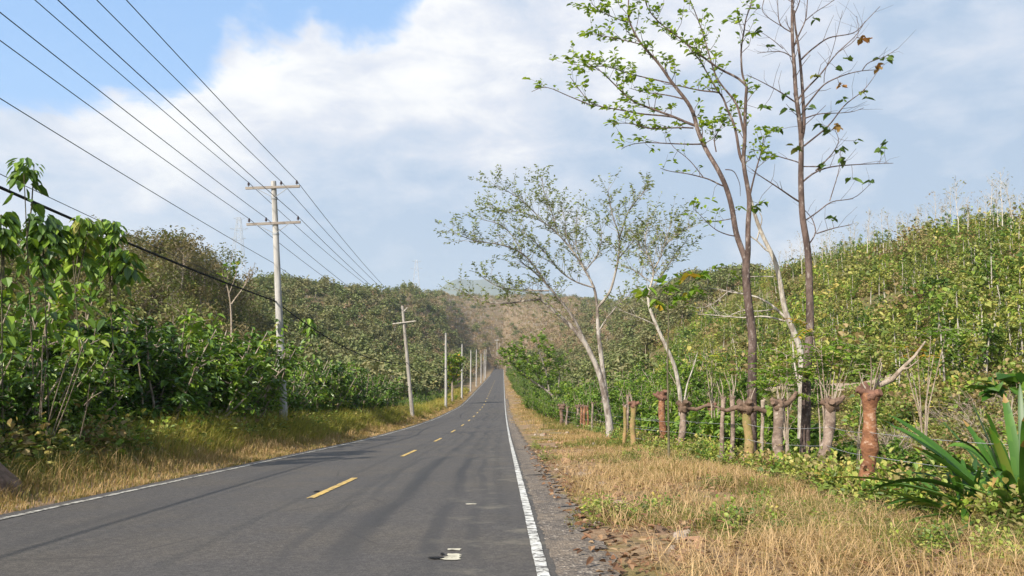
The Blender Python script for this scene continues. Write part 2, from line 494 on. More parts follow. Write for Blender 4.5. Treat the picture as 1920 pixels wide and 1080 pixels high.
def tube(G, pts, radii, sides=6, tint=0.5, m=0, cap=True):
    pts = np.asarray(pts, float)
    n = len(pts)
    radii = np.broadcast_to(np.asarray(radii, float), (n,)) if np.ndim(radii) else np.full(n, radii)
    tan = np.zeros_like(pts)
    tan[1:-1] = pts[2:] - pts[:-2]
    tan[0] = pts[1] - pts[0]
    tan[-1] = pts[-1] - pts[-2]
    tan = nrm(tan)
    ref = np.array([0.0, 1.0, 0.0]) if abs(tan[0][1]) < 0.8 else np.array([1.0, 0, 0])
    u = nrm(np.cross(tan, ref))
    v = np.cross(tan, u)
    a = np.arange(sides) * 2 * PI / sides
    ring = pts[:, None] + radii[:, None, None] * (np.cos(a)[None, :, None] * u[:, None] + np.sin(a)[None, :, None] * v[:, None])
    V = ring.reshape(-1, 3)
    i = np.arange(n - 1)[:, None] * sides
    j = np.arange(sides)[None, :]
    k = (j + 1) % sides
    Q = np.stack([i + j, i + k, i + sides + k, i + sides + j], -1).reshape(-1, 4)
    G.add(V, Q, tint, m)
    if cap and sides >= 4:
        for r0, rev in ((0, True), ((n - 1) * sides, False)):
            c = pts[0] if rev else pts[-1]
            Vc = np.vstack([V[r0:r0 + sides], c])
            T = [[(q + 1) % sides, q, sides] if rev else [q, (q + 1) % sides, sides] for q in range(sides)]
            G.add(Vc, T, tint, m)


def box(G, c, size, rotz=0.0, m=0, tint=0.5, rot=None):
    x, y, z = np.asarray(size, float) / 2
    V = np.array([[sx * x, sy * y, sz * z] for sx in (-1, 1) for sy in (-1, 1) for sz in (-1, 1)])
    Rm = np.array(Matrix.Rotation(rotz, 3, 'Z')) if rot is None else np.array(rot)
    V = V @ Rm.T + np.asarray(c, float)
    G.add(V, [[0, 1, 3, 2], [4, 6, 7, 5], [0, 4, 5, 1], [2, 3, 7, 6], [0, 2, 6, 4], [1, 5, 7, 3]], tint, m)


def leaves(G, P0, D, L, Wd, tint, fold=0.18, droop=0.25, m=0, up=None):
    """Leaves as two folded blades each: base P0, direction D, length L, width Wd."""
    P0 = np.asarray(P0, float)
    n = len(P0)
    if n == 0:
        return
    D = nrm(D)
    L = np.broadcast_to(np.asarray(L, float), (n,))[:, None]
    Wd = np.broadcast_to(np.asarray(Wd, float), (n,))[:, None]
    if up is None:
        up = np.tile([0.0, 0, 1.0], (n, 1)) + R.normal(0, 0.38, (n, 3))
    side = nrm(np.cross(D, up))
    nor = np.cross(side, D)
    mid = P0 + D * L * 0.5
    tip = P0 + D * L - np.array([0, 0, 1.0]) * droop * L
    q1 = P0 + D * L * 0.30
    q2 = P0 + D * L * 0.68 - np.array([0, 0, 1.0]) * droop * L * 0.4
    l1, r1 = q1 + side * Wd * 0.5 + nor * fold * Wd, q1 - side * Wd * 0.5 + nor * fold * Wd
    l2, r2 = q2 + side * Wd * 0.42 + nor * fold * Wd, q2 - side * Wd * 0.42 + nor * fold * Wd
    V = np.stack([P0, l1, l2, tip, r2, r1], 1).reshape(-1, 3)
    b = np.arange(n)[:, None] * 6
    Q = np.concatenate([b + np.array([[0, 3, 2, 1]]), b + np.array([[0, 5, 4, 3]])])
    t = np.broadcast_to(np.asarray(tint, float), (n,))
    G.add(V, Q, np.concatenate([t, t]), m)


def lathe(G, prof, c, sides=12, m=0, tint=0.5):
    prof = np.asarray(prof, float)
    pts = np.zeros((len(prof), 3))
    pts[:, 2] = prof[:, 1]
    tube(G, pts + np.asarray(c, float), prof[:, 0], sides, tint, m)


def obj(name, me, parent=None, loc=None, label=None, cat=None, group=None, kind=None):
    o = bpy.data.objects.new(name, me)
    COL.objects.link(o)
    if parent is not None:
        o.parent = parent
    if loc is not None:
        o.location = loc
    for k, v in (('label', label), ('category', cat), ('group', group), ('kind', kind)):
        if v:
            o[k] = v
    return o


def thing(name, loc, label, cat, group=None, rotz=0.0, scale=1.0):
    o = obj(name, None, None, loc, label, cat, group)
    o.rotation_euler = (0, 0, rotz)
    o.scale = (scale,) * 3
    o.empty_display_size = 0.2
    return o


def copy_tree(root, loc, rotz=0.0, scale=1.0, label=None, zs=1.0):
    r = root.copy()
    COL.objects.link(r)
    r.location = loc
    r.rotation_euler = (0, 0, rotz)
    r.scale = (scale, scale, scale * zs)
    if label:
        r['label'] = label
    for ch in root.children:
        c = ch.copy()
        COL.objects.link(c)
        c.parent = r
        for gch in ch.children:
            d = gch.copy()
            COL.objects.link(d)
            d.parent = c
    return r


# ------------------------------------------------------------------ value noise for shapes
_tab = R.random((256, 256))


def vnoise(x, y, s):
    x = np.asarray(x, float) / s + 1000.3
    y = np.asarray(y, float) / s + 1000.7
    xi, yi = np.floor(x).astype(int), np.floor(y).astype(int)
    fx, fy = x - xi, y - yi
    fx, fy = fx * fx * (3 - 2 * fx), fy * fy * (3 - 2 * fy)
    a, b = _tab[xi % 256, yi % 256], _tab[(xi + 1) % 256, yi % 256]
    c, d = _tab[xi % 256, (yi + 1) % 256], _tab[(xi + 1) % 256, (yi + 1) % 256]
    return (a * (1 - fx) + b * fx) * (1 - fy) + (c * (1 - fx) + d * fx) * fy - 0.5


def sstep(x, a, b):
    t = np.clip((np.asarray(x, float) - a) / (b - a), 0, 1)
    return t * t * (3 - 2 * t)


# ------------------------------------------------------------------ terrain
RD = np.array([0, 10, 20, 38, 57, 78, 124, 208, 300, 406, 560, 700, 1500, 7000.0])
RY = np.array([0, 969.6, 868.8, 821, 798, 782.5, 760, 728, 713, 703, 693, 688, 680, 664.0])
RZ = (HY - RY) / F * RD + CAMZ
RZ[0] = 0.0


def zroad(y):
    y = np.asarray(y, float)
    # smooth the piecewise profile a little
    s = np.maximum(2.0, np.abs(y) * 0.10)
    f = lambda q: np.where(q < 0, -0.072 * q, np.interp(q, RD, RZ))
    return (f(y - s) + 2 * f(y) + f(y + s)) / 4


COLS = {
    -700: [(10, 960), (20, 850), (35, 760), (60, 690), (90, 590), (130, 560), (200, 570)],
    -300: [(10, 965), (20, 860), (35, 785), (55, 720), (75, 600), (95, 540), (130, 550), (200, 580)],
    0: [(10, 969), (20, 862), (35, 795), (50, 780), (70, 655), (87, 565), (105, 555), (150, 565), (300, 635)],
    200: [(10, 969), (20, 866), (35, 812), (55, 765), (75, 635), (92, 525), (108, 517), (150, 535), (300, 605)],
    330: [(10, 969), (20, 869), (35, 820), (60, 772), (80, 654), (97, 524), (112, 517), (150, 534), (300, 594)],
    430: [(10, 969), (35, 825), (60, 793), (90, 698), (112, 583), (128, 566), (160, 578), (220, 598), (300, 563), (340, 558), (450, 588)],
    500: [(10, 969), (35, 826), (60, 790), (90, 745), (130, 700), (180, 650), (240, 590), (300, 548), (345, 542), (450, 570)],
    600: [(10, 969), (35, 826), (60, 795), (90, 772), (130, 738), (180, 690), (240, 625), (310, 558), (355, 546), (450, 560)],
    700: [(10, 969), (35, 824), (60, 797), (90, 778), (130, 752), (200, 700), (280, 630), (380, 570), (425, 561), (520, 568)],
    770: [(10, 969), (60, 797), (90, 778), (130, 760), (200, 722), (300, 665), (420, 598), (520, 552), (570, 547), (700, 560)],
    830: [(10, 969), (60, 797), (90, 777), (130, 758), (200, 728), (300, 700), (420, 655), (560, 600), (720, 558), (800, 554), (900, 558)],
    870: [(10, 969), (60, 797), (90, 777), (130, 757), (208, 728), (406, 700), (560, 668), (750, 596), (950, 560), (1050, 557), (1200, 566)],
    943: [(10, 969), (60, 797), (90, 777), (130, 757), (208, 728), (406, 703), (560, 693), (700, 645), (850, 592), (1050, 560), (1150, 558), (1300, 566)],
    1000: [(10, 969), (60, 799), (124, 764), (208, 737), (300, 718), (450, 685), (600, 636), (800, 576), (1000, 554), (1200, 560)],
    1080: [(10, 969), (35, 828), (60, 803), (100, 785), (150, 762), (220, 730), (320, 697), (450, 650), (600, 602), (800, 566), (900, 562)],
    1200: [(10, 970), (20, 872), (35, 832), (60, 800), (80, 770), (110, 742), (150, 712), (220, 665), (300, 615), (400, 575), (500, 562), (600, 566)],
    1300: [(10, 971), (20, 874), (30, 846), (45, 800), (60, 758), (75, 741), (85, 737), (110, 700), (150, 645), (200, 590), (260, 545), (320, 530), (420, 540)],
    1400: [(10, 972), (20, 876), (30, 845), (45, 793), (55, 752), (65, 738), (75, 731), (100, 672), (140, 595), (190, 540), (235, 522), (300, 530)],
    1500: [(10, 974), (18, 892), (30, 846), (42, 788), (52, 742), (62, 730), (85, 680), (110, 610), (140, 540), (172, 506), (205, 503), (260, 515)],
    1620: [(10, 978), (15, 920), (25, 855), (38, 788), (48, 737), (58, 722), (75, 650), (95, 565), (120, 490), (143, 470), (180, 480)],
    1750: [(10, 985), (14, 945), (20, 875), (32, 785), (42, 726), (50, 705), (65, 633), (85, 528), (107, 463), (128, 450), (170, 458)],
    1920: [(10, 990), (16, 892), (25, 790), (33, 735), (40, 698), (52, 590), (70, 507), (90, 447), (108, 435), (150, 447)],
    2200: [(10, 990), (16, 870), (25, 745), (33, 660), (45, 520), (60, 465), (80, 415), (110, 430)],
    2600: [(10, 985), (16, 850), (25, 705), (33, 585), (45, 440), (60, 410), (90, 390), (120, 420)],
}
_ld = np.linspace(math.log(10), math.log(7000), 240)
_tt = np.array([(k - VX) / F for k in COLS])
_tab2 = []
for k, v in COLS.items():
    a = np.array(v, float)
    dl = a[-1, 0]
    ext = np.array([[dl * 1.6, a[-1, 1] * 0.55 + 620 * 0.45], [max(dl * 3, 1800), 636], [7000.0, 655]])
    a = np.vstack([a, ext])
    zz = (HY - a[:, 1]) / F * a[:, 0]
    _tab2.append(np.interp(_ld, np.log(a[:, 0]), (HY - a[:, 1]) / F))
_tab2 = np.array(_tab2)
# soften along distance
for _ in range(3):
    _tab2[:, 1:-1] = (_tab2[:, :-2] + 2 * _tab2[:, 1:-1] + _tab2[:, 2:]) / 4


def ztable(x, y):
    x, y = np.asarray(x, float), np.asarray(y, float)
    D = np.clip(y, 10, 6990)
    t = np.clip(x / D, _tt[0], _tt[-1])
    i = np.clip(np.searchsorted(_tt, t) - 1, 0, len(_tt) - 2)
    f = (t - _tt[i]) / (_tt[i + 1] - _tt[i])
    q = (np.log(D) - _ld[0]) / (_ld[1] - _ld[0])
    j = np.clip(q.astype(int), 0, len(_ld) - 2)
    h = q - j
    a = _tab2[i, j] * (1 - h) + _tab2[i, j + 1] * h
    b = _tab2[i + 1, j] * (1 - h) + _tab2[i + 1, j + 1] * h
    z = (a * (1 - f) + b * f) * D + CAMZ
    return z + np.clip(10 - y, 0, 400) * 0.072


XL, XR = -6.55, 0.50           # asphalt edges
LX, RX = -6.27, 0.33           # edge lines


def zground(x, y):
    x, y = np.asarray(x, float), np.asarray(y, float)
    zr = zroad(y)
    dl = np.maximum(-8.6 - x, x - 3.0)
    wgt = np.maximum(sstep(dl, 0, 4.5), sstep(y, 545, 680))
    z = zr * (1 - wgt) + ztable(x, y) * wgt
    far = sstep(y, 30, 120) * sstep(np.abs(x + 3), 12, 30)
    z = z + far * (vnoise(x, y, 14) * 1.6 + vnoise(x, y, 5) * 0.5)
    out = np.maximum(XL - x, x - XR)
    rough = sstep(out, 0.5, 1.6)
    z = z + rough * (vnoise(x, y, 0.9) * 0.10 + vnoise(x + 50, y, 2.6) * 0.12)
    z = z + 0.16 * sstep(-6.7 - x, 0.2, 2.2) * sstep(-x, 6, 8)      # the left bank sits a little above the road
    z = np.where((out < 0.02) & (y < 601), zr - 0.06, z - 0.012 * (1 - rough))
    return z


def gaxis(dense, step, limit, growth):
    out = list(np.arange(0, dense, step))
    d = step
    while out[-1] < limit:
        d *= growth
        out.append(out[-1] + d)
    return np.array(out)


xr = gaxis(14, 0.35, 5200, 1.055)
xs = np.unique(np.round(np.concatenate([-xr - 3.0, xr - 3.0, [XL, XL - 0.02, XR, XR + 0.02, 0.9]]), 3))
yf = gaxis(55, 0.5, 6600, 1.03)
yb = gaxis(6, 1.0, 260, 1.25)
ys = np.unique(np.concatenate([-yb, yf]))
X, Y = np.meshgrid(xs, ys)
Z = zground(X, Y)


def grid_faces(ny, nx):
    i = np.arange(ny - 1)[:, None] * nx
    j = np.arange(nx - 1)[None, :]
    return np.stack([i + j, i + j + 1, i + nx + j + 1, i + nx + j], -1).reshape(-1, 4)


G = Geo()
G.add(np.stack([X, Y, Z], -1).reshape(-1, 3), grid_faces(len(ys), len(xs)))
obj('ground', G.mesh('ground', M_GROUND, True), kind='structure', label='rolling earth and grass terrain with hills on both sides of the road')


def strip(x0, x1, y0, y1, lift, nx=2, jag=0.0, ystep=None, jin=None):
    yy = ys[(ys > y0) & (ys < y1)]
    if ystep:
        extra = np.arange(y0, min(y1, 60), ystep)
        yy = np.concatenate([yy, extra])
    yy = np.unique(np.concatenate([[y0], yy, [y1]]))
    fx = np.linspace(0, 1, nx)
    a = x0 + (R.random(len(yy)) - 0.5) * (jag if jin is None else jin)
    b = x1 + (R.random(len(yy)) - 0.5) * jag
    XX = a[:, None] * (1 - fx) + b[:, None] * fx
    YY = np.repeat(yy[:, None], nx, 1)
    # heights follow the same straight facets as the road grid
    ZZ = np.interp(YY, ys, zroad(ys)) + lift
    g_ = Geo()
    g_.add(np.stack([XX, YY, ZZ], -1).reshape(-1, 3), grid_faces(len(yy), nx))
    return g_


obj('road', strip(XL, XR, -200, 600, 0.0, 9, 0.0).mesh('road', M_ROAD, True), kind='structure', label='worn grey two lane asphalt road running downhill')
obj('road_shoulder', strip(XR - 0.06, 0.98, -60, 150, 0.004, 5, 0.26, 0.22, 0.07).mesh('shoulder', M_GRAVEL, True), kind='structure', label='narrow gravel shoulder beside the white line')
obj('road_edge_line', strip(RX - 0.05, RX + 0.055, -60, 560, 0.009, 2, 0.010, 0.07).mesh('edge_line', M_WHITE), kind='structure', label='white painted line along the right edge of the road')
obj('road_edge_line', strip(LX - 0.05, LX + 0.05, -60, 420, 0.009, 2, 0.03, 0.3).mesh('edge_line', M_WHITEOLD), kind='structure', label='worn white line along the left edge of the road')
for k in range(-2, 26):
    y0 = 12.55 + 11.3 * k
    obj('road_centre_line', strip(-3.02, -2.90, y0, y0 + 3.75, 0.009, 2, 0.012, 0.3).mesh('centre_dash', M_YELLOW), kind='structure', label='yellow painted dash on the road centre line')

# torn-up paint and patch remnants in the near lane
G = Geo()
for (cx, cy, sx, sy) in ((-0.475, 7.48, 0.17, 0.085), (-0.46, 7.66, 0.13, 0.06), (-0.475, 7.95, 0.13, 0.05), (-0.46, 11.75, 0.15, 0.06)):
    a = np.linspace(0, 2 * PI, 15)[:-1]
    rr = 1 + R.normal(0, 0.16, 14)
    sq = np.maximum(np.abs(np.cos(a)), np.abs(np.sin(a)))
    vx, vy = cx + np.cos(a) / sq * rr * sx * 0.5, cy + np.sin(a) / sq * rr * sy
    V = np.stack([vx, vy, np.interp(vy, ys, zroad(ys)) + 0.008], -1)
    c0 = V.mean(0)
    G.add(np.vstack([V, c0]), [[q, (q + 1) % 14, 14] for q in range(14)])
obj('road_marking', G.mesh('paint_remnant', M_CREAM), kind='structure', label='torn cream paint remnants on the near lane')
G = Geo()
for (cx, cy, sx, sy) in ((-0.61, 7.50, 0.075, 0.045), (-0.57, 7.70, 0.02, 0.05), (-3.1, 13.6, 0.05, 0.10)):
    a = np.linspace(0, 2 * PI, 11)[:-1]
    vx, vy = cx + np.cos(a) * sx * (1 + R.normal(0, 0.15, 10)), cy + np.sin(a) * sy * (1 + R.normal(0, 0.2, 10))
    V = np.stack([vx, vy, np.interp(vy, ys, zroad(ys)) + 0.011], -1)
    G.add(np.vstack([V, V.mean(0)]), [[q, (q + 1) % 10, 10] for q in range(10)])
obj('road_patch', G.mesh('tar_patch', M_CABLE), kind='structure', label='small black tar spots on the road')

# pale earth track on the slope beyond the fence
tp = [(1150, 772, 82), (1230, 757, 80), (1300, 743, 76), (1360, 738, 71), (1430, 736, 66), (1520, 733, 60), (1600, 727, 56), (1660, 718, 53)]
pc = np.array([P(*q) for q in tp])
tq = np.linspace(0, 1, 80)
cx = np.interp(tq, np.linspace(0, 1, len(pc)), pc[:, 0])
cy = np.interp(tq, np.linspace(0, 1, len(pc)), pc[:, 1])
tn = nrm(np.stack([np.gradient(cx), np.gradient(cy)], -1))
rows = []
for s in np.linspace(-1, 1, 9):
    wd = 2.6 + 0.5 * np.sin(tq * 23)
    xx, yy = cx - tn[:, 1] * s * wd, cy + tn[:, 0] * s * wd
    rows.append(np.stack([xx, yy, zground(xx, yy) + 0.10 - 0.14 * (abs(s) > 0.9)], -1))
G = Geo()
G.add(np.array(rows).transpose(1, 0, 2).reshape(-1, 3), grid_faces(80, 9))
obj('path', G.mesh('earth_track', M_TRACK, True), kind='structure', label='pale bare earth track across the slope beyond the fence')
TRK = np.stack([cx, cy], -1)

# far blue mountains
G = Geo()
ax = np.linspace(-2600, 2600, 160)
ridge = np.interp(ax, [-2600, -900, -560, -430, -340, -230, -130, 20, 200, 500, 1200, 2600],
                  [150, 300, 400, 505, 545, 538, 542, 515, 460, 420, 340, 150]) + vnoise(ax, ax * 0, 180) * 22 + vnoise(ax, ax * 0 + 9, 60) * 8
rows = []
for s, hh in ((-900, 0.0), (-520, 0.35), (-220, 0.78), (0, 1.0), (260, 0.8), (700, 0.3), (1100, 0.0)):
    rows.append(np.stack([ax, 6000 + s + vnoise(ax, ax * 0 + s, 300) * 160, -30 + (ridge + 30) * hh * (1 + vnoise(ax, ax * 0 + s, 130) * 0.08 * (hh < 1))], -1))
G.add(np.array(rows).reshape(-1, 3), grid_faces(7, 160))
obj('hills', G.mesh('far_mountain', M_MOUNT, True), kind='structure', label='low blue mountain range on the horizon above the road')

# ------------------------------------------------------------------ scatter for uncountable cover
def scatter(name, pts, rot, scl, idx, templates, label, mats_hint=None):
    """One object whose points carry copies of a few template plants (cover nobody could count)."""
    me = bpy.data.meshes.new(name)
    n = len(pts)
    me.vertices.add(n)
    me.vertices.foreach_set('co', np.asarray(pts, np.float32).ravel())
    a = me.attributes.new('rot', 'FLOAT_VECTOR', 'POINT')
    a.data.foreach_set('vector', np.asarray(rot, np.float32).ravel())
    a = me.attributes.new('scl', 'FLOAT_VECTOR', 'POINT')
    a.data.foreach_set('vector', np.asarray(scl, np.float32).ravel())
    a = me.attributes.new('idx', 'INT', 'POINT')
    a.data.foreach_set('value', np.asarray(idx, np.int32).ravel())
    me.update()
    o = obj(name, me, kind='stuff', label=label)
    tcol = bpy.data.collections.new(name + '_templates')
    for q, tm in enumerate(templates):
        tcol.objects.link(bpy.data.objects.new('%s_template_%02d' % (name, q), tm))
    ng = bpy.data.node_groups.new(name, 'GeometryNodeTree')
    ng.interface.new_socket('Geometry', in_out='INPUT', socket_type='NodeSocketGeometry')
    ng.interface.new_socket('Geometry', in_out='OUTPUT', socket_type='NodeSocketGeometry')
    nn, ll = ng.nodes, ng.links
    gi, go = nn.new('NodeGroupInput'), nn.new('NodeGroupOutput')
    ci = nn.new('GeometryNodeCollectionInfo')
    ci.inputs['Collection'].default_value = tcol
    ci.inputs['Separate Children'].default_value = True
    ci.inputs['Reset Children'].default_value = True
    ip = nn.new('GeometryNodeInstanceOnPoints')
    ip.inputs['Pick Instance'].default_value = True

    def attr(nm, typ):
        q = nn.new('GeometryNodeInputNamedAttribute')
        q.data_type = typ
        q.inputs['Name'].default_value = nm
        return q.outputs['Attribute']
    ll.new(gi.outputs[0], ip.inputs['Points'])
    ll.new(ci.outputs[0], ip.inputs['Instance'])
    ll.new(attr('idx', 'INT'), ip.inputs['Instance Index'])
    ll.new(attr('rot', 'FLOAT_VECTOR'), ip.inputs['Rotation'])
    ll.new(attr('scl', 'FLOAT_VECTOR'), ip.inputs['Scale'])
    ll.new(ip.outputs[0], go.inputs[0])
    md = o.modifiers.new('scatter', 'NODES')
    md.node_group = ng
    return o


def rand_dirs(n, zlo=-1.0, zhi=1.0):
    a = R.random(n) * 2 * PI
    z = R.uniform(zlo, zhi, n)
    r = np.sqrt(1 - z * z)
    return np.stack([r * np.cos(a), r * np.sin(a), z], -1)


# ------------------------------------------------------------------ plant templates
def shrub_parts(h=4.0, spread=1.7, nst=9, nleaf=1300, ll=0.30, seed=0):
    """Big-leaved roadside shrub: several stems, leaves hanging in tiers along them."""
    gs, gl = Geo(), Geo()
    anchors = []
    for k in range(nst):
        a = R.random() * 2 * PI
        rad = spread * math.sqrt(R.random())
        hh = h * (0.55 + 0.45 * R.random()) * (1.0 - 0.25 * rad / spread)
        tq = np.linspace(0, 1, 6)
        pts = np.stack([math.cos(a) * rad * tq ** 0.8 + R.normal(0, 0.05, 6), math.sin(a) * rad * tq ** 0.8 + R.normal(0, 0.05, 6), hh * tq], -1)
        pts[0] = (math.cos(a) * 0.12, math.sin(a) * 0.12, -0.1)
        tube(gs, pts, np.linspace(0.045, 0.012, 6), 5)
        for q in range(26):
            f = 0.06 + 0.94 * R.random() ** 0.9
            i = min(int(f * 5), 4)
            anchors.append((pts[i] + (pts[i + 1] - pts[i]) * (f * 5 - i), f))
        for q in range(5):
            f = 0.25 + 0.7 * R.random()
            i = min(int(f * 5), 4)
            b = pts[i] + (pts[i + 1] - pts[i]) * (f * 5 - i)
            d = nrm(np.array([R.normal(), R.normal(), 0.45]))
            L = R.uniform(0.35, 0.85)
            tw = np.array([b, b + d * L * 0.5, b + d * L + np.array([0, 0, -0.06])])
            tube(gs, tw, [0.014, 0.010, 0.006], 4, cap=False)
            for z in range(11):
                anchors.append((tw[0] + (tw[2] - tw[0]) * R.uniform(0.3, 1.05), f))
    A = np.array([p for p, f in anchors])
    sel = R.integers(0, len(A), nleaf)
    base = A[sel] + R.normal(0, 0.07, (nleaf, 3))
    out = base * np.array([1, 1, 0.0])
    d = nrm(nrm(out + 1e-3) * 0.5 + rand_dirs(nleaf, -0.55, 0.55))
    L = R.uniform(0.6, 1.2, nleaf) * ll
    clump = vnoise(base[:, 0] * 3 + seed * 9, base[:, 2] * 3, 1.4)
    tint = np.clip(0.45 + 0.5 * clump + R.normal(0, 0.17, nleaf), 0, 1)
    tint = np.where(R.random(nleaf) < 0.015, 1.0, np.minimum(tint, 0.9))
    leaves(gl, base, d, L, L * R.uniform(0.42, 0.62, nleaf), tint, 0.16, 0.32)
    return gs, gl


def sapling_parts(h=4.0, nleaf=150, ll=0.34, lo=0.4, seed=0):
    gs, gl = Geo(), Geo()
    tq = np.linspace(0, 1, 6)
    bend = R.normal(0, 0.25, 2)
    pts = np.stack([bend[0] * tq ** 2, bend[1] * tq ** 2, h * tq - 0.2 * (tq == 0)], -1)
    tube(gs, pts, np.linspace(0.062, 0.024, 6), 5, 0.5, 0)
    base, dr = [], []
    for k in range(8):
        f = lo + (1 - lo) * (k + R.random()) / 8
        b = np.array([np.interp(f, tq, pts[:, q]) for q in range(3)])
        d = nrm(np.array([R.normal(), R.normal(), 0.5]))
        L = R.uniform(0.25, 0.8) * (1.25 - 0.6 * f)
        e = b + d * L
        tube(gs, [b, (b + e) / 2 + [0, 0, 0.03], e], [0.014, 0.010, 0.006], 3, 0.5, 0, False)
        m = max(3, nleaf // 8)
        base.append(b + (e - b) * R.uniform(0.35, 1.1, (m, 1)) + R.normal(0, 0.12, (m, 3)))
        dr.append(nrm(rand_dirs(m, -0.7, 0.4) + d * 0.5))
    base, dr = np.concatenate(base), np.concatenate(dr)
    n = len(base)
    L = R.uniform(0.6, 1.25, n) * ll
    tint = np.clip(0.5 + R.normal(0, 0.24, n), 0, 0.93)
    tint = np.where(R.random(n) < 0.02, 1, tint)
    leaves(gl, base, dr, L, L * 0.55, tint, 0.15, 0.4)
    return gs, gl


def merge(gs, gl, name, mats):
    g2 = Geo()
    for src, k in ((gs, 0), (gl, 1)):
        for V, in zip(src.V):
            pass
        if src.V:
            V = np.concatenate(src.V)
            off = 0
            if src.Q:
                g2.add(V, np.concatenate(src.Q), np.concatenate(src.tq), k)
            if src.T:
                g2.add(V, np.concatenate(src.T), np.concatenate(src.tt), k)
    return g2.mesh(name, mats)


def bush_geo(n=170, r=0.9, h=1.3, ll=0.26):
    gl = Geo()
    q = rand_dirs(n, -0.1, 1.0) * (R.random((n, 1)) ** 0.45)
    lob = 1 + 0.35 * np.sin(np.arctan2(q[:, 1], q[:, 0]) * 3 + R.random() * 6)[:, None]
    base = q * lob * np.array([r, r, h])
    d = nrm(q + rand_dirs(n, -0.5, 0.7) * 0.9)
    L = R.uniform(0.6, 1.3, n) * ll
    tint = np.clip(0.5 + 0.9 * vnoise(base[:, 0] * 2, base[:, 1] * 2 + base[:, 2], 1.1) + R.normal(0, 0.18, n), 0, 1)
    leaves(gl, base, d, L, L * 0.55, tint, 0.15, 0.3)
    return gl


def branchy(h=6.0, nb=10, spread=2.0, up=0.75, r0=0.09, ntw=5, start=0.25):
    """Woody skeleton of a small tree; returns geometry and twig-tip anchors."""
    gs = Geo()
    tq = np.linspace(0, 1, 7)
    bend = R.normal(0, 0.35, 2)
    tr = np.stack([bend[0] * tq ** 1.5 + R.normal(0, 0.05, 7) * tq, bend[1] * tq ** 1.5 + R.normal(0, 0.05, 7) * tq, h * 0.92 * tq], -1)
    tr[0, 2] = -0.3
    tube(gs, tr, np.linspace(r0, r0 * 0.18, 7), 6)
    anch = []
    for k in range(nb):
        f = start + (0.97 - start) * (k + R.random()) / nb
        b = np.array([np.interp(f, tq, tr[:, q]) for q in range(3)])
        a = R.random() * 2 * PI
        L = spread * (1.15 - 0.75 * f) * R.uniform(0.7, 1.2)
        d = np.array([math.cos(a), math.sin(a), up])
        p = np.array([b, b + d * L * 0.45 + R.normal(0, 0.08, 3), b + d * L * 0.95 + np.array([0, 0, 0.10 * L]) + R.normal(0, 0.12, 3)])
        tube(gs, p, [r0 * 0.34, r0 * 0.2, r0 * 0.08], 4, cap=False)
        for m in range(ntw):
            ff = R.uniform(0.3, 1.0)
            c = p[0] + (p[2] - p[0]) * ff
            e = c + nrm(d + rand_dirs(1, -0.4, 0.9)[0] * 1.1) * L * R.uniform(0.2, 0.5)
            tube(gs, [c, (c + e) / 2 + R.normal(0, 0.04, 3), e], [r0 * 0.11, r0 * 0.08, r0 * 0.05], 3, cap=False)
            anch += [e, (c + e) / 2, c * 0.3 + e * 0.7]
    return gs, np.array(anch)


def tree_geo(h, nleaf, ll, nb=10, spread=2.0, r0=0.09, ntw=5, jit=0.3, start=0.25, up=0.75):
    gs, an = branchy(h, nb, spread, up, r0, ntw, start)
    gl = Geo()
    if nleaf:
        sel = R.integers(0, len(an), nleaf)
        base = an[sel] + R.normal(0, jit, (nleaf, 3))
        L = R.uniform(0.6, 1.3, nleaf) * ll
        tint = np.clip(0.5 + 0.8 * vnoise(base[:, 0], base[:, 1] + base[:, 2], 1.5) + R.normal(0, 0.17, nleaf), 0, 1)
        leaves(gl, base, rand_dirs(nleaf, -0.6, 0.5), L, L * 0.55, tint, 0.15, 0.3)
    return gs, gl


def far_blob(h, r, n, ll, mats, name, trunk=True):
    """Distant tree crown of leaf clumps over a short trunk."""
    gs, gl = Geo(), Geo()
    tube(gs, [[0, 0, -0.5], [0.1, 0, h * 0.4], [0.15, 0.1, h * 0.75]], [0.16, 0.12, 0.05], 5)
    c = R.normal(0, 0.42, (7, 3)) * np.array([r, r, h * 0.22]) + np.array([0, 0, h * 0.62])
    sel = R.integers(0, 7, n)
    base = c[sel] + rand_dirs(n, -0.7, 1.0) * (R.random((n, 1)) ** 0.4) * np.array([r * 0.62, r * 0.62, h * 0.25])
    L = R.uniform(0.6, 1.3, n) * ll
    tint = np.clip(0.5 + R.normal(0, 0.2, n) + 0.12 * (sel - 3) / 3, 0, 1)
    leaves(gl, base, rand_dirs(n, -0.5, 0.7), L, L * 0.7, tint, 0.2, 0.2)
    return merge(gs, gl, name, mats)


# ------------------------------------------------------------------ hillside cover (stuff)
def hill_points(n, px0, px1, d0, d1, mode='log', keep=None):
    px = R.uniform(px0, px1, n)
    if mode == 'log':
        D = np.exp(R.uniform(math.log(d0), math.log(d1), n))
    else:
        D = np.sqrt(R.uniform(d0 * d0, d1 * d1, n))
    x = (px - VX) / F * D
    x = x + R.normal(0, 1.2, n)
    k = keep(px, D, x) if keep is not None else np.ones(n, bool)
    x, D, px = x[k], D[k], px[k]
    return np.stack([x, D, zground(x, D)], -1), px


TRD = lambda p: np.interp(p, [1150, 1230, 1300, 1360, 1430, 1520, 1600, 1660], [82, 80, 76, 71, 66, 60, 56, 53]) + 2.0


def trackfree(x, y, rad=3.2):
    d = np.min((x[:, None] - TRK[None, :, 0]) ** 2 + (y[:, None] - TRK[None, :, 1]) ** 2, 1)
    return d > rad * rad


def rs(n, lo, hi, zlo=0.8, zhi=1.25):
    s = R.uniform(lo, hi, n)
    return np.stack([s, s, s * R.uniform(zlo, zhi, n)], -1)


def rz(n):
    r = R.normal(0, 0.06, (n, 3))
    r[:, 2] = R.random(n) * 2 * PI
    return r


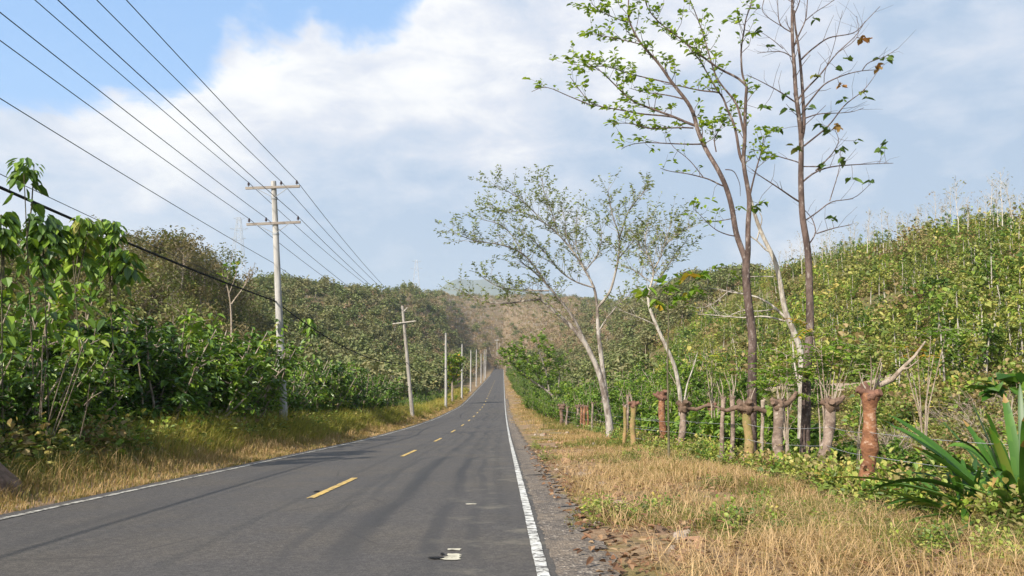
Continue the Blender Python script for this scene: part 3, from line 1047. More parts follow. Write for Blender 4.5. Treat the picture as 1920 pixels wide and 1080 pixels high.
T_UNDER = [bush_geo(190, 0.95, 1.25, 0.26).mesh('undergrowth', M_UNDER) for _ in range(4)]
T_UNDERG = [bush_geo(190, 0.9, 1.2, 0.28).mesh('undergrowth_green', M_SAP) for _ in range(3)]
T_SAP = []
for _ in range(5):
    a, b = sapling_parts(R.uniform(3.0, 4.4), 130, 0.27, R.uniform(0.25, 0.5))
    T_SAP.append((a, b))
T_SAPM = [merge(a, b, 'sapling', [M_PALEBARK, M_SAP]) for a, b in T_SAP]

# right hill: low cover
pts, px = hill_points(17000, 1010, 2500, 30, 340, 'log', lambda p, D, x: (vnoise(x, D, 9) + 0.6 * vnoise(x, D, 3.5) > -0.16) & (x > 11 + 0.02 * D) & trackfree(x, D) & ((D > TRD(p)) | (p > 1690) | (p < 1140)))
n = len(pts)
k = R.random(n)
scatter('undergrowth', pts, rz(n), rs(n, 0.45, 1.35) * (1 + 0.9 * ((R.random((n, 1)) < 0.14) & (pts[:, 1:2] > 60))) * (0.72 + 0.28 * sstep(pts[:, 1:2], 30, 60)), np.where(k < 0.38, R.integers(0, 4, n), 4 + R.integers(0, 3, n)), T_UNDER + T_UNDERG,
        'tangled low green and tan undergrowth covering the right hillside')
# left hill and bank behind the shrubs
pts, px = hill_points(7000, -900, 760, 24, 200, 'log', lambda p, D, x: (x < -13 - 0.02 * D))
n = len(pts)
T_BR = [merge(*tree_geo(R.uniform(4.5, 6.5), 330, 0.34, 12, 2.3, 0.08, 4, 0.35, 0.15, 0.8), 'dry_tree', [M_TWIG, M_BROWN]) for _ in range(4)]
scatter('undergrowth', pts, rz(n), rs(n, 0.8, 1.6), R.integers(0, 7, n), T_UNDER + T_UNDERG, 'low scrub covering the left hill behind the shrubs')
pts, px = hill_points(900, -900, 470, 55, 190, 'log', lambda p, D, x: (x < -24))
n = len(pts)
scatter('forest', pts, rz(n), rs(n, 0.7, 1.25), R.integers(0, 4, n), T_BR, 'brown and olive dry woodland on the left hill')
# far valley and hills
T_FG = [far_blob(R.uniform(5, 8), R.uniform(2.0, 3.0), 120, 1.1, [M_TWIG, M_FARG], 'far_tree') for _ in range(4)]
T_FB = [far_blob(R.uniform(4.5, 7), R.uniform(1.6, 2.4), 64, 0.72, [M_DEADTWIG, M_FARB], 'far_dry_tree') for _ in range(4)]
pts, px = hill_points(9500, 400, 1420, 95, 1350, 'log', lambda p, D, x: ((x < -13) | (x > 14) | (D > 575)) & ((p < 1180) | (D > 190)) & ((p > 520) | (D > 170)))
n = len(pts)
D = pts[:, 1]
brown = sstep(px + 160 * vnoise(px, D, 60) + 80 * vnoise(px, D, 20), 760, 880) * sstep(D, 300, 520) * 0.75 + np.clip(0.34 + 0.9 * vnoise(px, D, 45), 0.05, 0.8) * 0.7
brown = np.where((px > 1080), 0.45, brown)
pts2, px2 = hill_points(6000, 640, 1120, 230, 1250, 'log', lambda p, D, x: ((x < -13) | (x > 14) | (D > 575)) & (R.random(len(p)) < 0.25 + 0.75 * sstep(p, 740, 850)))
pts = np.concatenate([pts, pts2])
brown = np.concatenate([brown, np.full(len(pts2), 0.96)])
px = np.concatenate([px, px2])
n = len(pts)
D = pts[:, 1]
isb = R.random(n) < brown
sc = rs(n, 0.55, 1.05) * (0.75 + 0.35 * sstep(D, 150, 500))[:, None]
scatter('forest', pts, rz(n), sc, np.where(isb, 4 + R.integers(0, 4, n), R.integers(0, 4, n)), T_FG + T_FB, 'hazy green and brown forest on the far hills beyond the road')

# plantation saplings on the right hill: nearest ones are things, the rest one mass
pts, px = hill_points(2200, 1040, 2250, 34, 330, 'log', lambda p, D, x: (x > 13 + 0.015 * D) & trackfree(x, D, 3.0) & (vnoise(x, D, 11) + 0.5 * vnoise(x, D, 4) > -0.14) & ((D > TRD(p) + 1) | (p > 1690) | (p < 1140)))
vis = np.argsort(pts[:, 1] + 25 * (px > 1960) * 10)
near, rest = vis[:280], vis[280:]
protos = []
for v in range(5):
    a, b = T_SAP[v]
    root = thing('hillside_sapling', pts[near[v]], 'thin pale stemmed sapling with yellow green leaves on the right hillside', 'sapling', 'saplings on the right hillside')
    obj('trunk', a.mesh('trunk', M_PALEBARK, True), root)
    obj('crown', b.mesh('crown', M_SAP), root)
    protos.append(root)
for q, i in enumerate(near):
    s = R.uniform(0.4, 1.05)
    if q < 5:
        protos[q].rotation_euler = (0, 0, R.random() * 6)
        protos[q].scale = (s,) * 3
    else:
        copy_tree(protos[q % 5], pts[i], R.random() * 6.28, s, zs=R.uniform(0.9, 1.3))
n = len(rest)
scatter('forest', pts[rest], rz(n), rs(n, 0.4, 1.05, 0.9, 1.3), R.integers(0, 5, n), T_SAPM, 'young plantation saplings thick on the upper right hillside')

# bare pale trees along the right skyline
T_BARE = []
for v in range(4):
    gs, gl = tree_geo(R.uniform(5.5, 7.5), 26, 0.22, 13, 1.25, 0.065, 5, 0.15, 0.35, 1.3)
    T_BARE.append((gs, gl))
bare = []
for q in range(46):
    px_ = 1440 + 560 * (q + R.random()) / 46
    Dq = np.interp(px_, [1300, 1400, 1500, 1620, 1750, 1920, 2100], [300, 226, 166, 138, 120, 98, 80]) * R.uniform(0.93, 1.04)
    x_ = (px_ - VX) / F * Dq
    gz = float(zground(x_, Dq))
    v = q % 4
    if q < 4:
        root = thing('bare_tree', (x_, Dq, gz), 'thin bare whitish tree standing on the right hill skyline', 'tree', 'bare trees along the right skyline')
        obj('trunk', T_BARE[v][0].mesh('trunk', M_DEADTWIG, True), root)
        obj('crown', T_BARE[v][1].mesh('crown', M_UNDER), root)
        bare.append(root)
        root.rotation_euler = (0, 0, R.random() * 6)
    else:
        s = R.uniform(0.8, 1.45)
        copy_tree(bare[v], (x_, Dq, gz), R.random() * 6.28, s)

# ------------------------------------------------------------------ left roadside shrubs
SP = []
for v in range(6):
    gs, gl = shrub_parts(R.uniform(3.7, 4.3), R.uniform(1.5, 2.0), 10 + v % 3, 2000, R.uniform(0.18, 0.27), v)
    SP.append((gs, gl))
shrubs = []
SH = []
LG = 'big leaved shrubs along the left roadside'
LL = 'dense big leaved dark green shrub in the thicket left of the road'


def add_shrub(x, y, h, label, group, protos, parts, name, cat, m1, m2, v=None):
    v = R.integers(0, len(parts)) if v is None else v
    s = h / 4.0
    loc = (x, y, float(zground(x, y)) - 0.05)
    if protos[v] is None:
        root = thing(name, loc, label, cat, group, R.random() * 6.28, s)
        obj('stem', parts[v][0].mesh('stem', m1, True), root)
        obj('foliage', parts[v][1].mesh('foliage', m2), root)
        protos[v] = root
        return root
    return copy_tree(protos[v], loc, R.random() * 6.28, s, label)


prot = [None] * 6
for (x0, wx, y0, y1, step, h0, h1) in ((-9.4, 0.4, 7.5, 24, 1.15, 1.2, 2.1), (-10.8, 0.5, 9, 25, 1.2, 2.8, 3.7), (-10.6, 0.8, 8, 150, 2.3, 2.6, 4.0), (-13.0, 1.1, 11, 150, 2.4, 4.0, 5.4), (-16.3, 1.4, 14, 130, 3.6, 4.2, 5.6), (-20.5, 1.8, 18, 80, 4.2, 4.2, 6.0)):
    y = y0
    while y < y1:
        h = R.uniform(h0, h1)
        x = x0 + R.normal(0, wx * 0.5)
        dense = 1.0
        if 22 < y < 38 and x < -10.2:
            x -= 0.6 * (x > -11)
            h = R.uniform(4.8, 6.2)
        if y > 62:
            h *= 0.8
            dense = 0.8
        if y > 95:
            h *= 0.8
        if 20 < y < 40 and x > -12.0:
            x -= 1.1
            h *= 0.9
        if 40 <= y < 66 and x > -12:
            x -= 1.1
            h = R.uniform(4.2, 5.0)
        if 66 < y < 84 and x > -12:
            h *= 0.55
        if x > -10.4:
            h = min(h, max(1.4, (-7.3 - x) * 1.25)) if y < 42 else h
        if 30 < y < 37.2 and abs(VX + x / y * F - 531) < 62:
            dense = 0.0
        if R.random() < dense:
            add_shrub(x, y, h, LL, LG, prot, SP, 'roadside_shrub', 'shrub', M_TWIG, M_SHRUB)
        y += step * (1 + 0.006 * y) * R.uniform(0.75, 1.25)

for px_, D_, h_ in ((300, 25, 4.8), (335, 27, 5.3), (375, 29, 5.8), (405, 31, 5.5), (435, 33, 5.4), (462, 34, 5.3), (480, 39, 5.2), (520, 41, 5.0), (556, 44, 4.9), (580, 46, 4.9), (605, 48, 4.8), (640, 48, 4.6), (672, 52, 4.5), (700, 57, 4.3),
                     (725, 62, 4.2), (440, 40, 5.6), (400, 38, 6.0), (590, 50, 5.0)):
    if px_ > 540:
        D_, h_ = D_ * 1.17, h_ * 1.15
    add_shrub((px_ - VX) / F * D_, D_, h_, LL, LG, prot, SP, 'roadside_shrub', 'shrub', M_TWIG, M_SHRUB)

# ------------------------------------------------------------------ shrubs on the right
RG = 'green shrubs along the fence line on the right'
prr = [None] * 4
SPR = []
for v in range(4):
    SPR.append(shrub_parts(4.0, R.uniform(1.7, 2.2), 10, 1400, R.uniform(0.20, 0.27), v + 20))
y = 44.0
while y < 520:
    for x0, h0, h1 in ((5.6 - 1.5 * float(sstep(y, 56, 90)), 1.7, 2.8), (7.6, 3.0, 4.8), (11.0, 3.6, 6.0), (15.0, 3.6, 6.0)):
        if (x0 < 7 and y < 54) or (x0 > 14 and y > 260):
            continue
        x = x0 + R.normal(0, 0.5) - 0.6 * sstep(y, 90, 200)
        h = R.uniform(h0, h1) * (0.62 if y < 60 else 1.0) * (1 + 0.25 * sstep(y, 150, 300))
        add_shrub(x, y + R.normal(0, 0.8), h, 'light green bushy shrub growing beside the far fence on the right', RG, prr, SPR, 'fence_shrub', 'shrub', M_TWIG, M_FENCE_SHRUB)
    y += 2.6 * (1 + 0.008 * y)
prn = [None] * 4
SPN = []
for v in range(4):
    gs, gl = shrub_parts(4.0, 2.5, 10, 800, 0.52, v + 30)
    SPN.append((gs, gl))
for k in range(84):
    y = 17 + 30 * (k + R.random()) / 84
    x = R.uniform(5.9, 8.6) + 0.03 * y
    add_shrub(x, y, R.uniform(1.1, 2.2) * (1.0 if y > 24 else 0.55), 'low leafy green shrub between the posts of the right fence', 'low shrubs under the right fence', prn, SPN,
              'low_shrub', 'shrub', M_TWIG, M_FENCE_SHRUB)
# low ground cover between the fence and the track
n = 5200
D = np.exp(R.uniform(math.log(8.5), math.log(64), n))
x = R.uniform(5.6, 44, n)
k = (x > 6.2 + 0.01 * D) & (x < 1.0 * D) & trackfree(x, D, 2.6)
x, D = x[k], D[k]
n = len(x)
scatter('undergrowth', np.stack([x, D, zground(x, D) - 0.05], -1), rz(n), rs(n, 0.22, 0.55, 0.7, 1.1), R.integers(0, 7, n), T_UNDER + T_UNDERG,
        'low weeds and creepers behind the right fence')
# mixed weeds at the foot of the left thicket
n = 2600
D = np.exp(R.uniform(math.log(6.5), math.log(110), n))
x = -8.6 - np.abs(R.normal(0, 1.5, n)) - 0.3
scatter('weeds', np.stack([x, D, zground(x, D) - 0.05], -1), rz(n), rs(n, 0.25, 0.75, 0.7, 1.1), np.where(R.random(n) < 0.6, 4 + R.integers(0, 3, n), R.integers(0, 4, n)), T_UNDER + T_UNDERG,
        'mixed green and tan weeds at the foot of the left thicket')


# ------------------------------------------------------------------ grass
def grass(G, x, y, z, h, wd, tint, lean=0.35, ldir=None):
    n = len(x)
    a = R.random(n) * 2 * PI if ldir is None else ldir + R.normal(0, 0.7, n)
    ld = np.stack([np.cos(a), np.sin(a), np.zeros(n)], -1)
    side = np.stack([-np.sin(a + R.normal(0, 0.8, n)), np.cos(a), np.zeros(n)], -1)
    side = nrm(side)
    ln = np.abs(R.normal(lean, 0.22, n))[:, None]
    h = h[:, None]
    b = np.stack([x, y, z], -1)
    m = b + np.array([0, 0, 1.0]) * h * 0.55 + ld * ln * h * 0.30
    t = b + np.array([0, 0, 1.0]) * h * (1 - 0.35 * np.clip(ln, 0, 1.2)) + ld * ln * h
    w_ = np.broadcast_to(np.asarray(wd), (n,))[:, None] * side * 0.5
    V = np.stack([b - w_, b + w_, m + w_ * 0.8, m - w_ * 0.8, t + w_ * 0.12, t - w_ * 0.12], 1).reshape(-1, 3)
    i = np.arange(n)[:, None] * 6
    Q = np.concatenate([i + np.array([[0, 1, 2, 3]]), i + np.array([[3, 2, 4, 5]])])
    G.add(V, Q, np.concatenate([tint, tint]))


def clumped(n, per, x0, x1, d0, d1, rad):
    nc = n // per
    D = np.exp(R.uniform(math.log(d0), math.log(d1), nc))
    cx = R.uniform(x0, x1, nc)
    ca = R.random(nc) * 2 * PI
    ct = R.normal(0, 0.16, nc)
    ch = R.uniform(0.6, 1.25, nc)
    i = np.repeat(np.arange(nc), per)
    x = cx[i] + R.normal(0, rad, len(i))
    y = D[i] + R.normal(0, rad, len(i))
    return x, y, ca[i], ct[i], ch[i]


# right verge: short dry grass, tan with olive patches
G = Geo()
x, y, ca, ct, ch = clumped(190000, 12, 0.72, 8.6, 4.2, 60, 0.11)
ex = x - (0.86 + 0.45 * vnoise(y, y * 0, 1.7) + 0.35 * sstep(y, 12, 30) + 1.1 * sstep(y, 16, 40) * (vnoise(x, y, 2.0) > -0.15))
bare = vnoise(x, y, 1.1) + 0.6 * vnoise(x, y, 0.45)
k = (ex > 0) & (bare > -0.11 - 0.12 * R.random(len(x)) + 0.20 * (ex < 0.9))
for hx_, hy_, hr_ in ((1.75, 7.75, 0.36), (1.80, 8.75, 0.30), (1.74, 11.5, 0.42), (2.64, 9.05, 0.22), (4.35, 7.65, 0.34), (1.85, 14.1, 0.3)):
    k &= (x - hx_) ** 2 + ((y - hy_) * 0.8) ** 2 > (hr_ * R.uniform(0.75, 1.15, len(x))) ** 2
x, y, ca, ct, ch, ex, bare = x[k], y[k], ca[k], ct[k], ch[k], ex[k], bare[k]
pat = vnoise(x, y, 2.4) * 1.1 + vnoise(x + 31, y + 7, 0.9) * 0.6
green = sstep(pat, -0.10, 0.20) * 0.85 + 0.45 * sstep(x, 4.8, 6.0)
tint = np.clip(0.62 + 1.2 * ct + R.normal(0, 0.17, len(x)) - 0.6 * green, 0, 1)
hh = (0.07 + 0.17 * sstep(ex, 0.1, 2.4)) * ch * R.uniform(0.5, 1.35, len(x)) * (1 + 0.5 * sstep(x, 4.6, 6.2))
grass(G, x, y, zground(x, y) - 0.01, hh, 0.006 + 0.00035 * y, tint, 0.62, ca)
x2, y2, ca2, ct2, ch2 = clumped(26000, 10, 0.75, 6.5, 50, 300, 0.25)
k = vnoise(x2, y2, 3.0) > -0.22
x2, y2, ca2, ct2, ch2 = x2[k], y2[k], ca2[k], ct2[k], ch2[k]
grass(G, x2, y2, zground(x2, y2) - 0.01, (0.08 + 0.22 * sstep(x2, 1.0, 3.0)) * ch2 * R.uniform(0.5, 1.3, len(x2)), 0.006 + 0.0004 * y2, np.clip(0.6 + ct2 + R.normal(0, 0.15, len(x2)) - 0.4 * sstep(x2, 2.2, 4.0), 0, 1), 0.6, ca2)
# lying straw
n = 15000
D = np.exp(R.uniform(math.log(4.5), math.log(26), n))
x = R.uniform(1.2, 7.5, n)
k = vnoise(x, D, 1.3) > -0.25
x, D = x[k], D[k]
grass(G, x, D, zground(x, D) + 0.02, R.uniform(0.15, 0.45, len(x)), 0.006, np.clip(R.normal(0.88, 0.1, len(x)), 0, 1), 1.7)
obj('grass', G.mesh('dry_grass', M_DRYGRASS), kind='stuff', label='short dry tan grass with olive patches on the right verge')
# fallen leaves and small weeds in the verge
n = 5200
D = np.exp(R.uniform(math.log(4.6), math.log(30), n))
x = R.uniform(0.75, 6.5, n)
G = Geo()
a = R.random(n) * 2 * PI
leaves(G, np.stack([x, D, zground(x, D) + R.uniform(0.02, 0.10, n)], -1), np.stack([np.cos(a), np.sin(a), R.normal(0, 0.25, n)], -1), R.uniform(0.05, 0.13, n), R.uniform(0.03, 0.06, n), np.clip(R.normal(0.5, 0.3, n), 0, 1), 0.25, 0.1)
obj('leaf_litter', G.mesh('leaf_litter', leaf_mat('fallen_leaf', [(0, (0.07, 0.04, 0.025)), (0.5, (0.20, 0.10, 0.05)), (1, (0.34, 0.23, 0.13))], 0.0, 0.7, 0.1)), kind='stuff', label='brown fallen leaves scattered over the right verge')
n = 900
D = np.exp(R.uniform(math.log(5.0), math.log(36), n))
x = R.uniform(1.0, 6.8, n)
k = vnoise(x, D, 2.4) * 1.1 + vnoise(x + 31, D + 7, 0.9) * 0.6 + 0.12 * (x - 4) > 0.02
x, D = x[k], D[k]
n = len(x)
scatter('weeds', np.stack([x, D, zground(x, D) - 0.01], -1), rz(n), rs(n, 0.07, 0.22, 0.7, 1.3), 4 + R.integers(0, 3, n), T_UNDER + T_UNDERG, 'small green weeds scattered through the dry grass of the right verge')
n = 1500
D = np.exp(R.uniform(math.log(8.0), math.log(60), n))
x = 5.15 + np.abs(R.normal(0, 0.45, n)) + 0.15 * vnoise(D, D * 0, 2.0)
scatter('weeds', np.stack([x, D, zground(x, D) - 0.02], -1), rz(n), rs(n, 0.15, 0.40, 0.7, 1.3), np.where(R.random(n) < 0.7, 4 + R.integers(0, 3, n), R.integers(0, 4, n)), T_UNDER + T_UNDERG, 'green weeds along the foot of the live fence posts')
# left verge: low brown grass beside the asphalt
G = Geo()
x, y, ca, ct, ch = clumped(60000, 12, -9.2, -6.55, 5.0, 170, 0.12)
x = np.minimum(x, -6.62 + 0.14 * vnoise(y, y * 0, 0.8))
tint = np.clip(0.55 + ct + R.normal(0, 0.17, len(x)) - 0.30 * sstep(-x, 7.4, 8.6) + 0.3 * vnoise(x, y, 2.5), 0, 1)
hh = (0.10 + 0.42 * sstep(-x, 6.7, 8.6)) * ch * R.uniform(0.5, 1.3, len(x))
grass(G, x, y, zground(x, y) - 0.01, hh, 0.007 + 0.0004 * y, tint, 0.5, ca)
obj('grass', G.mesh('low_brown_grass', M_DRYGRASS), kind='stuff', label='low brown and olive grass along the left road edge')
# tall yellow green grass around the poles
G = Geo()
x, y, ca, ct, ch = clumped(80000, 14, -10.6, -7.6, 9.5, 190, 0.16)
lush = sstep(y, 15, 25)
edge = -7.5 - 0.9 * (vnoise(y, y * 0, 3.5) + 0.3) - 0.5 * (1 - lush)
k = (x < edge) & (R.random(len(x)) < 0.35 + 0.65 * lush)
x, y, ca, ct, ch, lush, edge = x[k], y[k], ca[k], ct[k], ch[k], lush[k], edge[k]
hh = (0.55 + 0.75 * sstep(edge - x, 0.0, 1.2)) * ch * R.uniform(0.45, 1.15, len(x)) * (0.52 + 0.33 * lush)
tint = np.clip(0.50 + ct + R.normal(0, 0.16, len(x)) + 0.35 * vnoise(x, y, 4) + 0.30 * (1 - lush) + 0.25 * (R.random(len(x)) < 0.10), 0, 1)
grass(G, x, y, zground(x, y) - 0.02, hh, 0.009 + 0.0004 * y, tint, 0.38, 0.2 + 0 * ca)
obj('grass', G.mesh('tall_grass', M_TALLGRASS), kind='stuff', label='tall yellow green grass between the left thicket and the road')


# ------------------------------------------------------------------ utility poles
def pole(top, base, r_top, r_base, label, m, group='utility poles along the left roadside'):
    """top/base: (px, py, D); the pole runs from the ground under base to the top."""
    T, B = P(*top), P(*base)
    gz = float(zground(B[0], B[1]))
    d = (T - B) / (T[2] - B[2])
    B = B + d * (gz - 0.4 - B[2])
    root = thing('utility_pole', (B[0], B[1], gz), label, 'utility pole', group)
    o = np.array(root.location)
    g_ = Geo()
    q = np.linspace(0, 1, 14)[:, None]
    tube(g_, (B + (T - B) * q) - o, np.linspace(r_base, r_top, 14), 14)
    obj('pole', g_.mesh('pole', m, True), root)
    return root, T, B, o


def crossarm(root, o, a, b, m, ins, braces=None, thick=0.11):
    """a, b: arm ends in the world; ins: fractions along the arm that carry an insulator."""
    a, b = np.asarray(a), np.asarray(b)
    ax_ = nrm(b - a)
    up = nrm(np.array([0, 0, 1.0]) - ax_ * ax_[2])
    yv = np.cross(up, ax_)
    rot = np.stack([ax_, yv, up], 1)
    g_ = Geo()
    box(g_, (a + b) / 2 - o, (np.linalg.norm(b - a), thick * 0.85, thick), rot=rot)
    arm = obj('crossarm', g_.mesh('crossarm', m), root)
    tips = []
    for f in ins:
        c = a + (b - a) * f + up * (thick / 2) - o
        g_ = Geo()
        lathe(g_, [(0.012, -0.02), (0.014, 0.06), (0.05, 0.07), (0.062, 0.10), (0.035, 0.125), (0.05, 0.14), (0.055, 0.165), (0.03, 0.19), (0.028, 0.22), (0.012, 0.235)], c, 10)
        obj('insulator', g_.mesh('insulator', M_PORC, True), arm)
        tips.append(c + o + np.array([0, 0, 0.20]))
    if braces is not None:
        for f in (0.2, 0.8):
            c = a + (b - a) * f - up * thick * 0.4 + yv * (-0.07) - o
            g_ = Geo()
            e = braces - o + np.array([0, -0.12, 0])
            tube(g_, [c, e], 0.016, 5)
            obj('brace', g_.mesh('brace', M_STEEL), root)
    return tips


off = np.array([0, -0.16, 0])
p1, T1, B1, o1 = pole((513, 340, 36), (531, 770, 36), 0.115, 0.20, 'near grey concrete pole with two crossarms above the big leaved shrubs', M_CONCRETE)
axd = lambda px, py: P(px, py, 35.86)
t_up = crossarm(p1, o1, axd(460.5, 353), axd(562, 349.5), M_ARMWOOD, (0.055, 0.655, 0.945), P(515, 372, 36))
t_lo = crossarm(p1, o1, axd(462.5, 421), axd(563.5, 416.5), M_ARMWOOD, (0.045, 0.36, 0.955), P(517, 439, 36))
g_ = Geo()
for py in (372, 439):
    c = P(513 + (py - 340) * 18 / 430, py, 36) - o1
    lathe(g_, [(0.15, -0.04), (0.155, 0.0), (0.15, 0.04)], c, 14)
obj('band', g_.mesh('pole_band', M_STEEL, True), p1)
g_ = Geo()
c = P(524, 615, 36) - o1
for q in range(26):
    a = q * 0.9
    leaves(g_, c + np.array([[0.15 * math.cos(a), 0.15 * math.sin(a), R.normal(0, 0.28)]]), np.array([[math.cos(a), math.sin(a), -0.4]]), 0.26, 0.14, R.random())
obj('climbing_vine', g_.mesh('vine', M_SHRUB), p1)

p2, T2, B2, o2 = pole((754.5, 573, 72), (772, 765, 72), 0.12, 0.19, 'weathered leaning wooden pole with one thin crossarm and a loose bracket', M_WOODPOLE)
t2 = crossarm(p2, o2, P(736, 607, 71.8), P(780, 601.5, 71.8), M_DEADTWIG, (0.04, 0.30, 0.95), None, 0.09)
g_ = Geo()
tube(g_, [P(757, 584, 71.8) - o2, P(764, 577, 71.7) - o2], 0.06, 6)
obj('bracket', g_.mesh('bracket', M_DEADTWIG), p2)
tops = [T1, T2]
for top, base, lab in (((836, 624.5, 110), (836, 752, 110), 'slim pale pole, first past the leaning wooden one'),
                       ((866.5, 645, 148), (866, 742, 148), 'slim pale pole just right of the bright green bush'),
                       ((883, 656, 186), (882.5, 708, 186), 'slim pale pole, third past the leaning wooden one'),
                       ((893.5, 655, 224), (893, 714, 224), 'slim pale pole in the middle of the far row'),
                       ((902, 663, 262), (902, 705, 262), 'short pale far pole standing before the last pair'),
                       ((908, 655, 300), (908, 694, 300), 'left pole of the last distant pair'),
                       ((911.5, 655, 340), (911, 680, 340), 'right pole of the last distant pair')):
    r_, T, B, o_ = pole(top, base, 0.13, 0.19, lab, M_CONCRETE)
    tops.append(T)
r_, T, B, o_ = pole((932, 636, 640), (932, 657, 640), 0.22, 0.3, 'tiny far pole with a wide T crossarm above the treetops', M_CONCRETE)
crossarm(r_, o_, P(928, 638, 639.5), P(936.5, 637.5, 639.5), M_CONCRETE, (), None, 0.5)
tops.append(T)


def span(a, b, sag, n=22):
    q = np.linspace(0, 1, n)[:, None]
    p = np.asarray(a) * (1 - q) + np.asarray(b) * q
    p[:, 2] -= (4 * sag * q * (1 - q))[:, 0]
    return p


def wire(name, knots, sags, r, m, label, cat='wire', group=None):
    pts = [span(knots[0], knots[1], sags[0])]
    for i in range(1, len(knots) - 1):
        pts.append(span(knots[i], knots[i + 1], sags[i])[1:])
    p = np.concatenate(pts)
    g_ = Geo()
    o = p[0]
    tube(g_, p - o, r, 5)
    return obj(name, g_.mesh(name, m, True), None, o, label, cat, group)


BACK = np.array([0, -38.0, 0.072 * 38])
WG = 'power lines strung between the roadside poles'
P2top = [T2 + np.array([-0.15, 0, -0.3]), T2 + np.array([0.0, -0.15, 0.02]), T2 + np.array([0.3, -0.2, -0.15])]
P3t = tops[2]
for i, (a, lab) in enumerate(zip(t_up, ('wire on the left insulator of the upper crossarm', 'wire on the middle insulator of the upper crossarm', 'wire on the right insulator of the upper crossarm'))):
    b = P2top[i]
    wire('power_line', [a + BACK, a, b], [0.22, 0.35], 0.0135, M_WIRE, lab, 'wire', WG)
for i, (a, lab) in enumerate(zip(t_lo, ('wire on the left insulator of the lower crossarm', 'wire on the second insulator of the lower crossarm', 'wire on the right insulator of the lower crossarm'))):
    b = t2[i]
    kn = [a + BACK, a, b] + [t + np.array([(i - 1) * 0.10, 0, -0.1]) for t in tops[2:9]]
    wire('power_line', kn, [0.22, 0.35] + [0.5] * 7, 0.0135, M_WIRE, lab, 'wire', WG)
nz = P(511.5, 492.5, 35.85)
wire('power_line', [nz + BACK, nz, P(760, 625, 71.9)], [0.22, 0.5], 0.0115, M_WIRE, 'lone thin wire meeting the near pole below its crossarms', 'wire', WG)
cz = P(514, 563.5, 35.8)
ce = P(763, 680, 71.8)
wire('telephone_cable', [cz + BACK + np.array([-0.1, 0, 0]), cz, ce, P(835.5, 690, 109.8)], [0.35, 0.9, 1.2], 0.034, M_CABLE, 'thick black cable sagging low across the left thicket', 'cable', None)
cm = cz + BACK + np.array([-0.1, 0, 0.22])
wire('support_wire', [cm, cz + np.array([0, 0, 0.06])], [0.22], 0.009, M_WIRE, 'thin wire just above the thick black cable', 'wire', None)


# ------------------------------------------------------------------ lattice towers far away
def lattice(px, py_top, py_base, D, label, arms):
    T, B = P(px, py_top, D), P(px, py_base, D)
    h = T[2] - B[2]
    root = thing('lattice_tower', B, label, 'pylon', 'lattice towers beyond the hills')
    g_ = Geo()
    wb, wt = h * 0.11, h * 0.018
    lv = np.linspace(0, 1, 11) ** 0.9
    cs = [(-1, -1), (1, -1), (1, 1), (-1, 1)]
    th = h * 0.0027
    pt = lambda k, f: np.array([cs[k][0] * (wb + (wt - wb) * f), cs[k][1] * (wb + (wt - wb) * f), h * f])
    for k in range(4):
        tube(g_, [pt(k, 0), pt(k, 1)], th, 4)
        for i in range(10):
            tube(g_, [pt(k, lv[i]), pt((k + 1) % 4, lv[i + 1])], th * 0.6, 3, cap=False)
            tube(g_, [pt((k + 1) % 4, lv[i]), pt(k, lv[i + 1])], th * 0.6, 3, cap=False)
    obj('lattice', g_.mesh('lattice', M_FARSTEEL), root)
    for f, wd in arms:
        g_ = Geo()
        for s in (-1, 1):
            tube(g_, [(0, -wt, h * f), (s * h * wd, 0, h * f)], th * 0.8, 4)
            tube(g_, [(0, wt, h * (f - 0.03)), (s * h * wd, 0, h * f)], th * 0.8, 4)
        obj('arm', g_.mesh('arm', M_FARSTEEL), root)


lattice(444, 407, 560, 560, 'tall faint lattice pylon behind the brown hill on the left', ((0.99, 0.07), (0.86, 0.11), (0.74, 0.09)))
lattice(780, 487, 575, 1050, 'small faint lattice pylon above the far middle ridge', ((0.97, 0.10), (0.82, 0.13)))


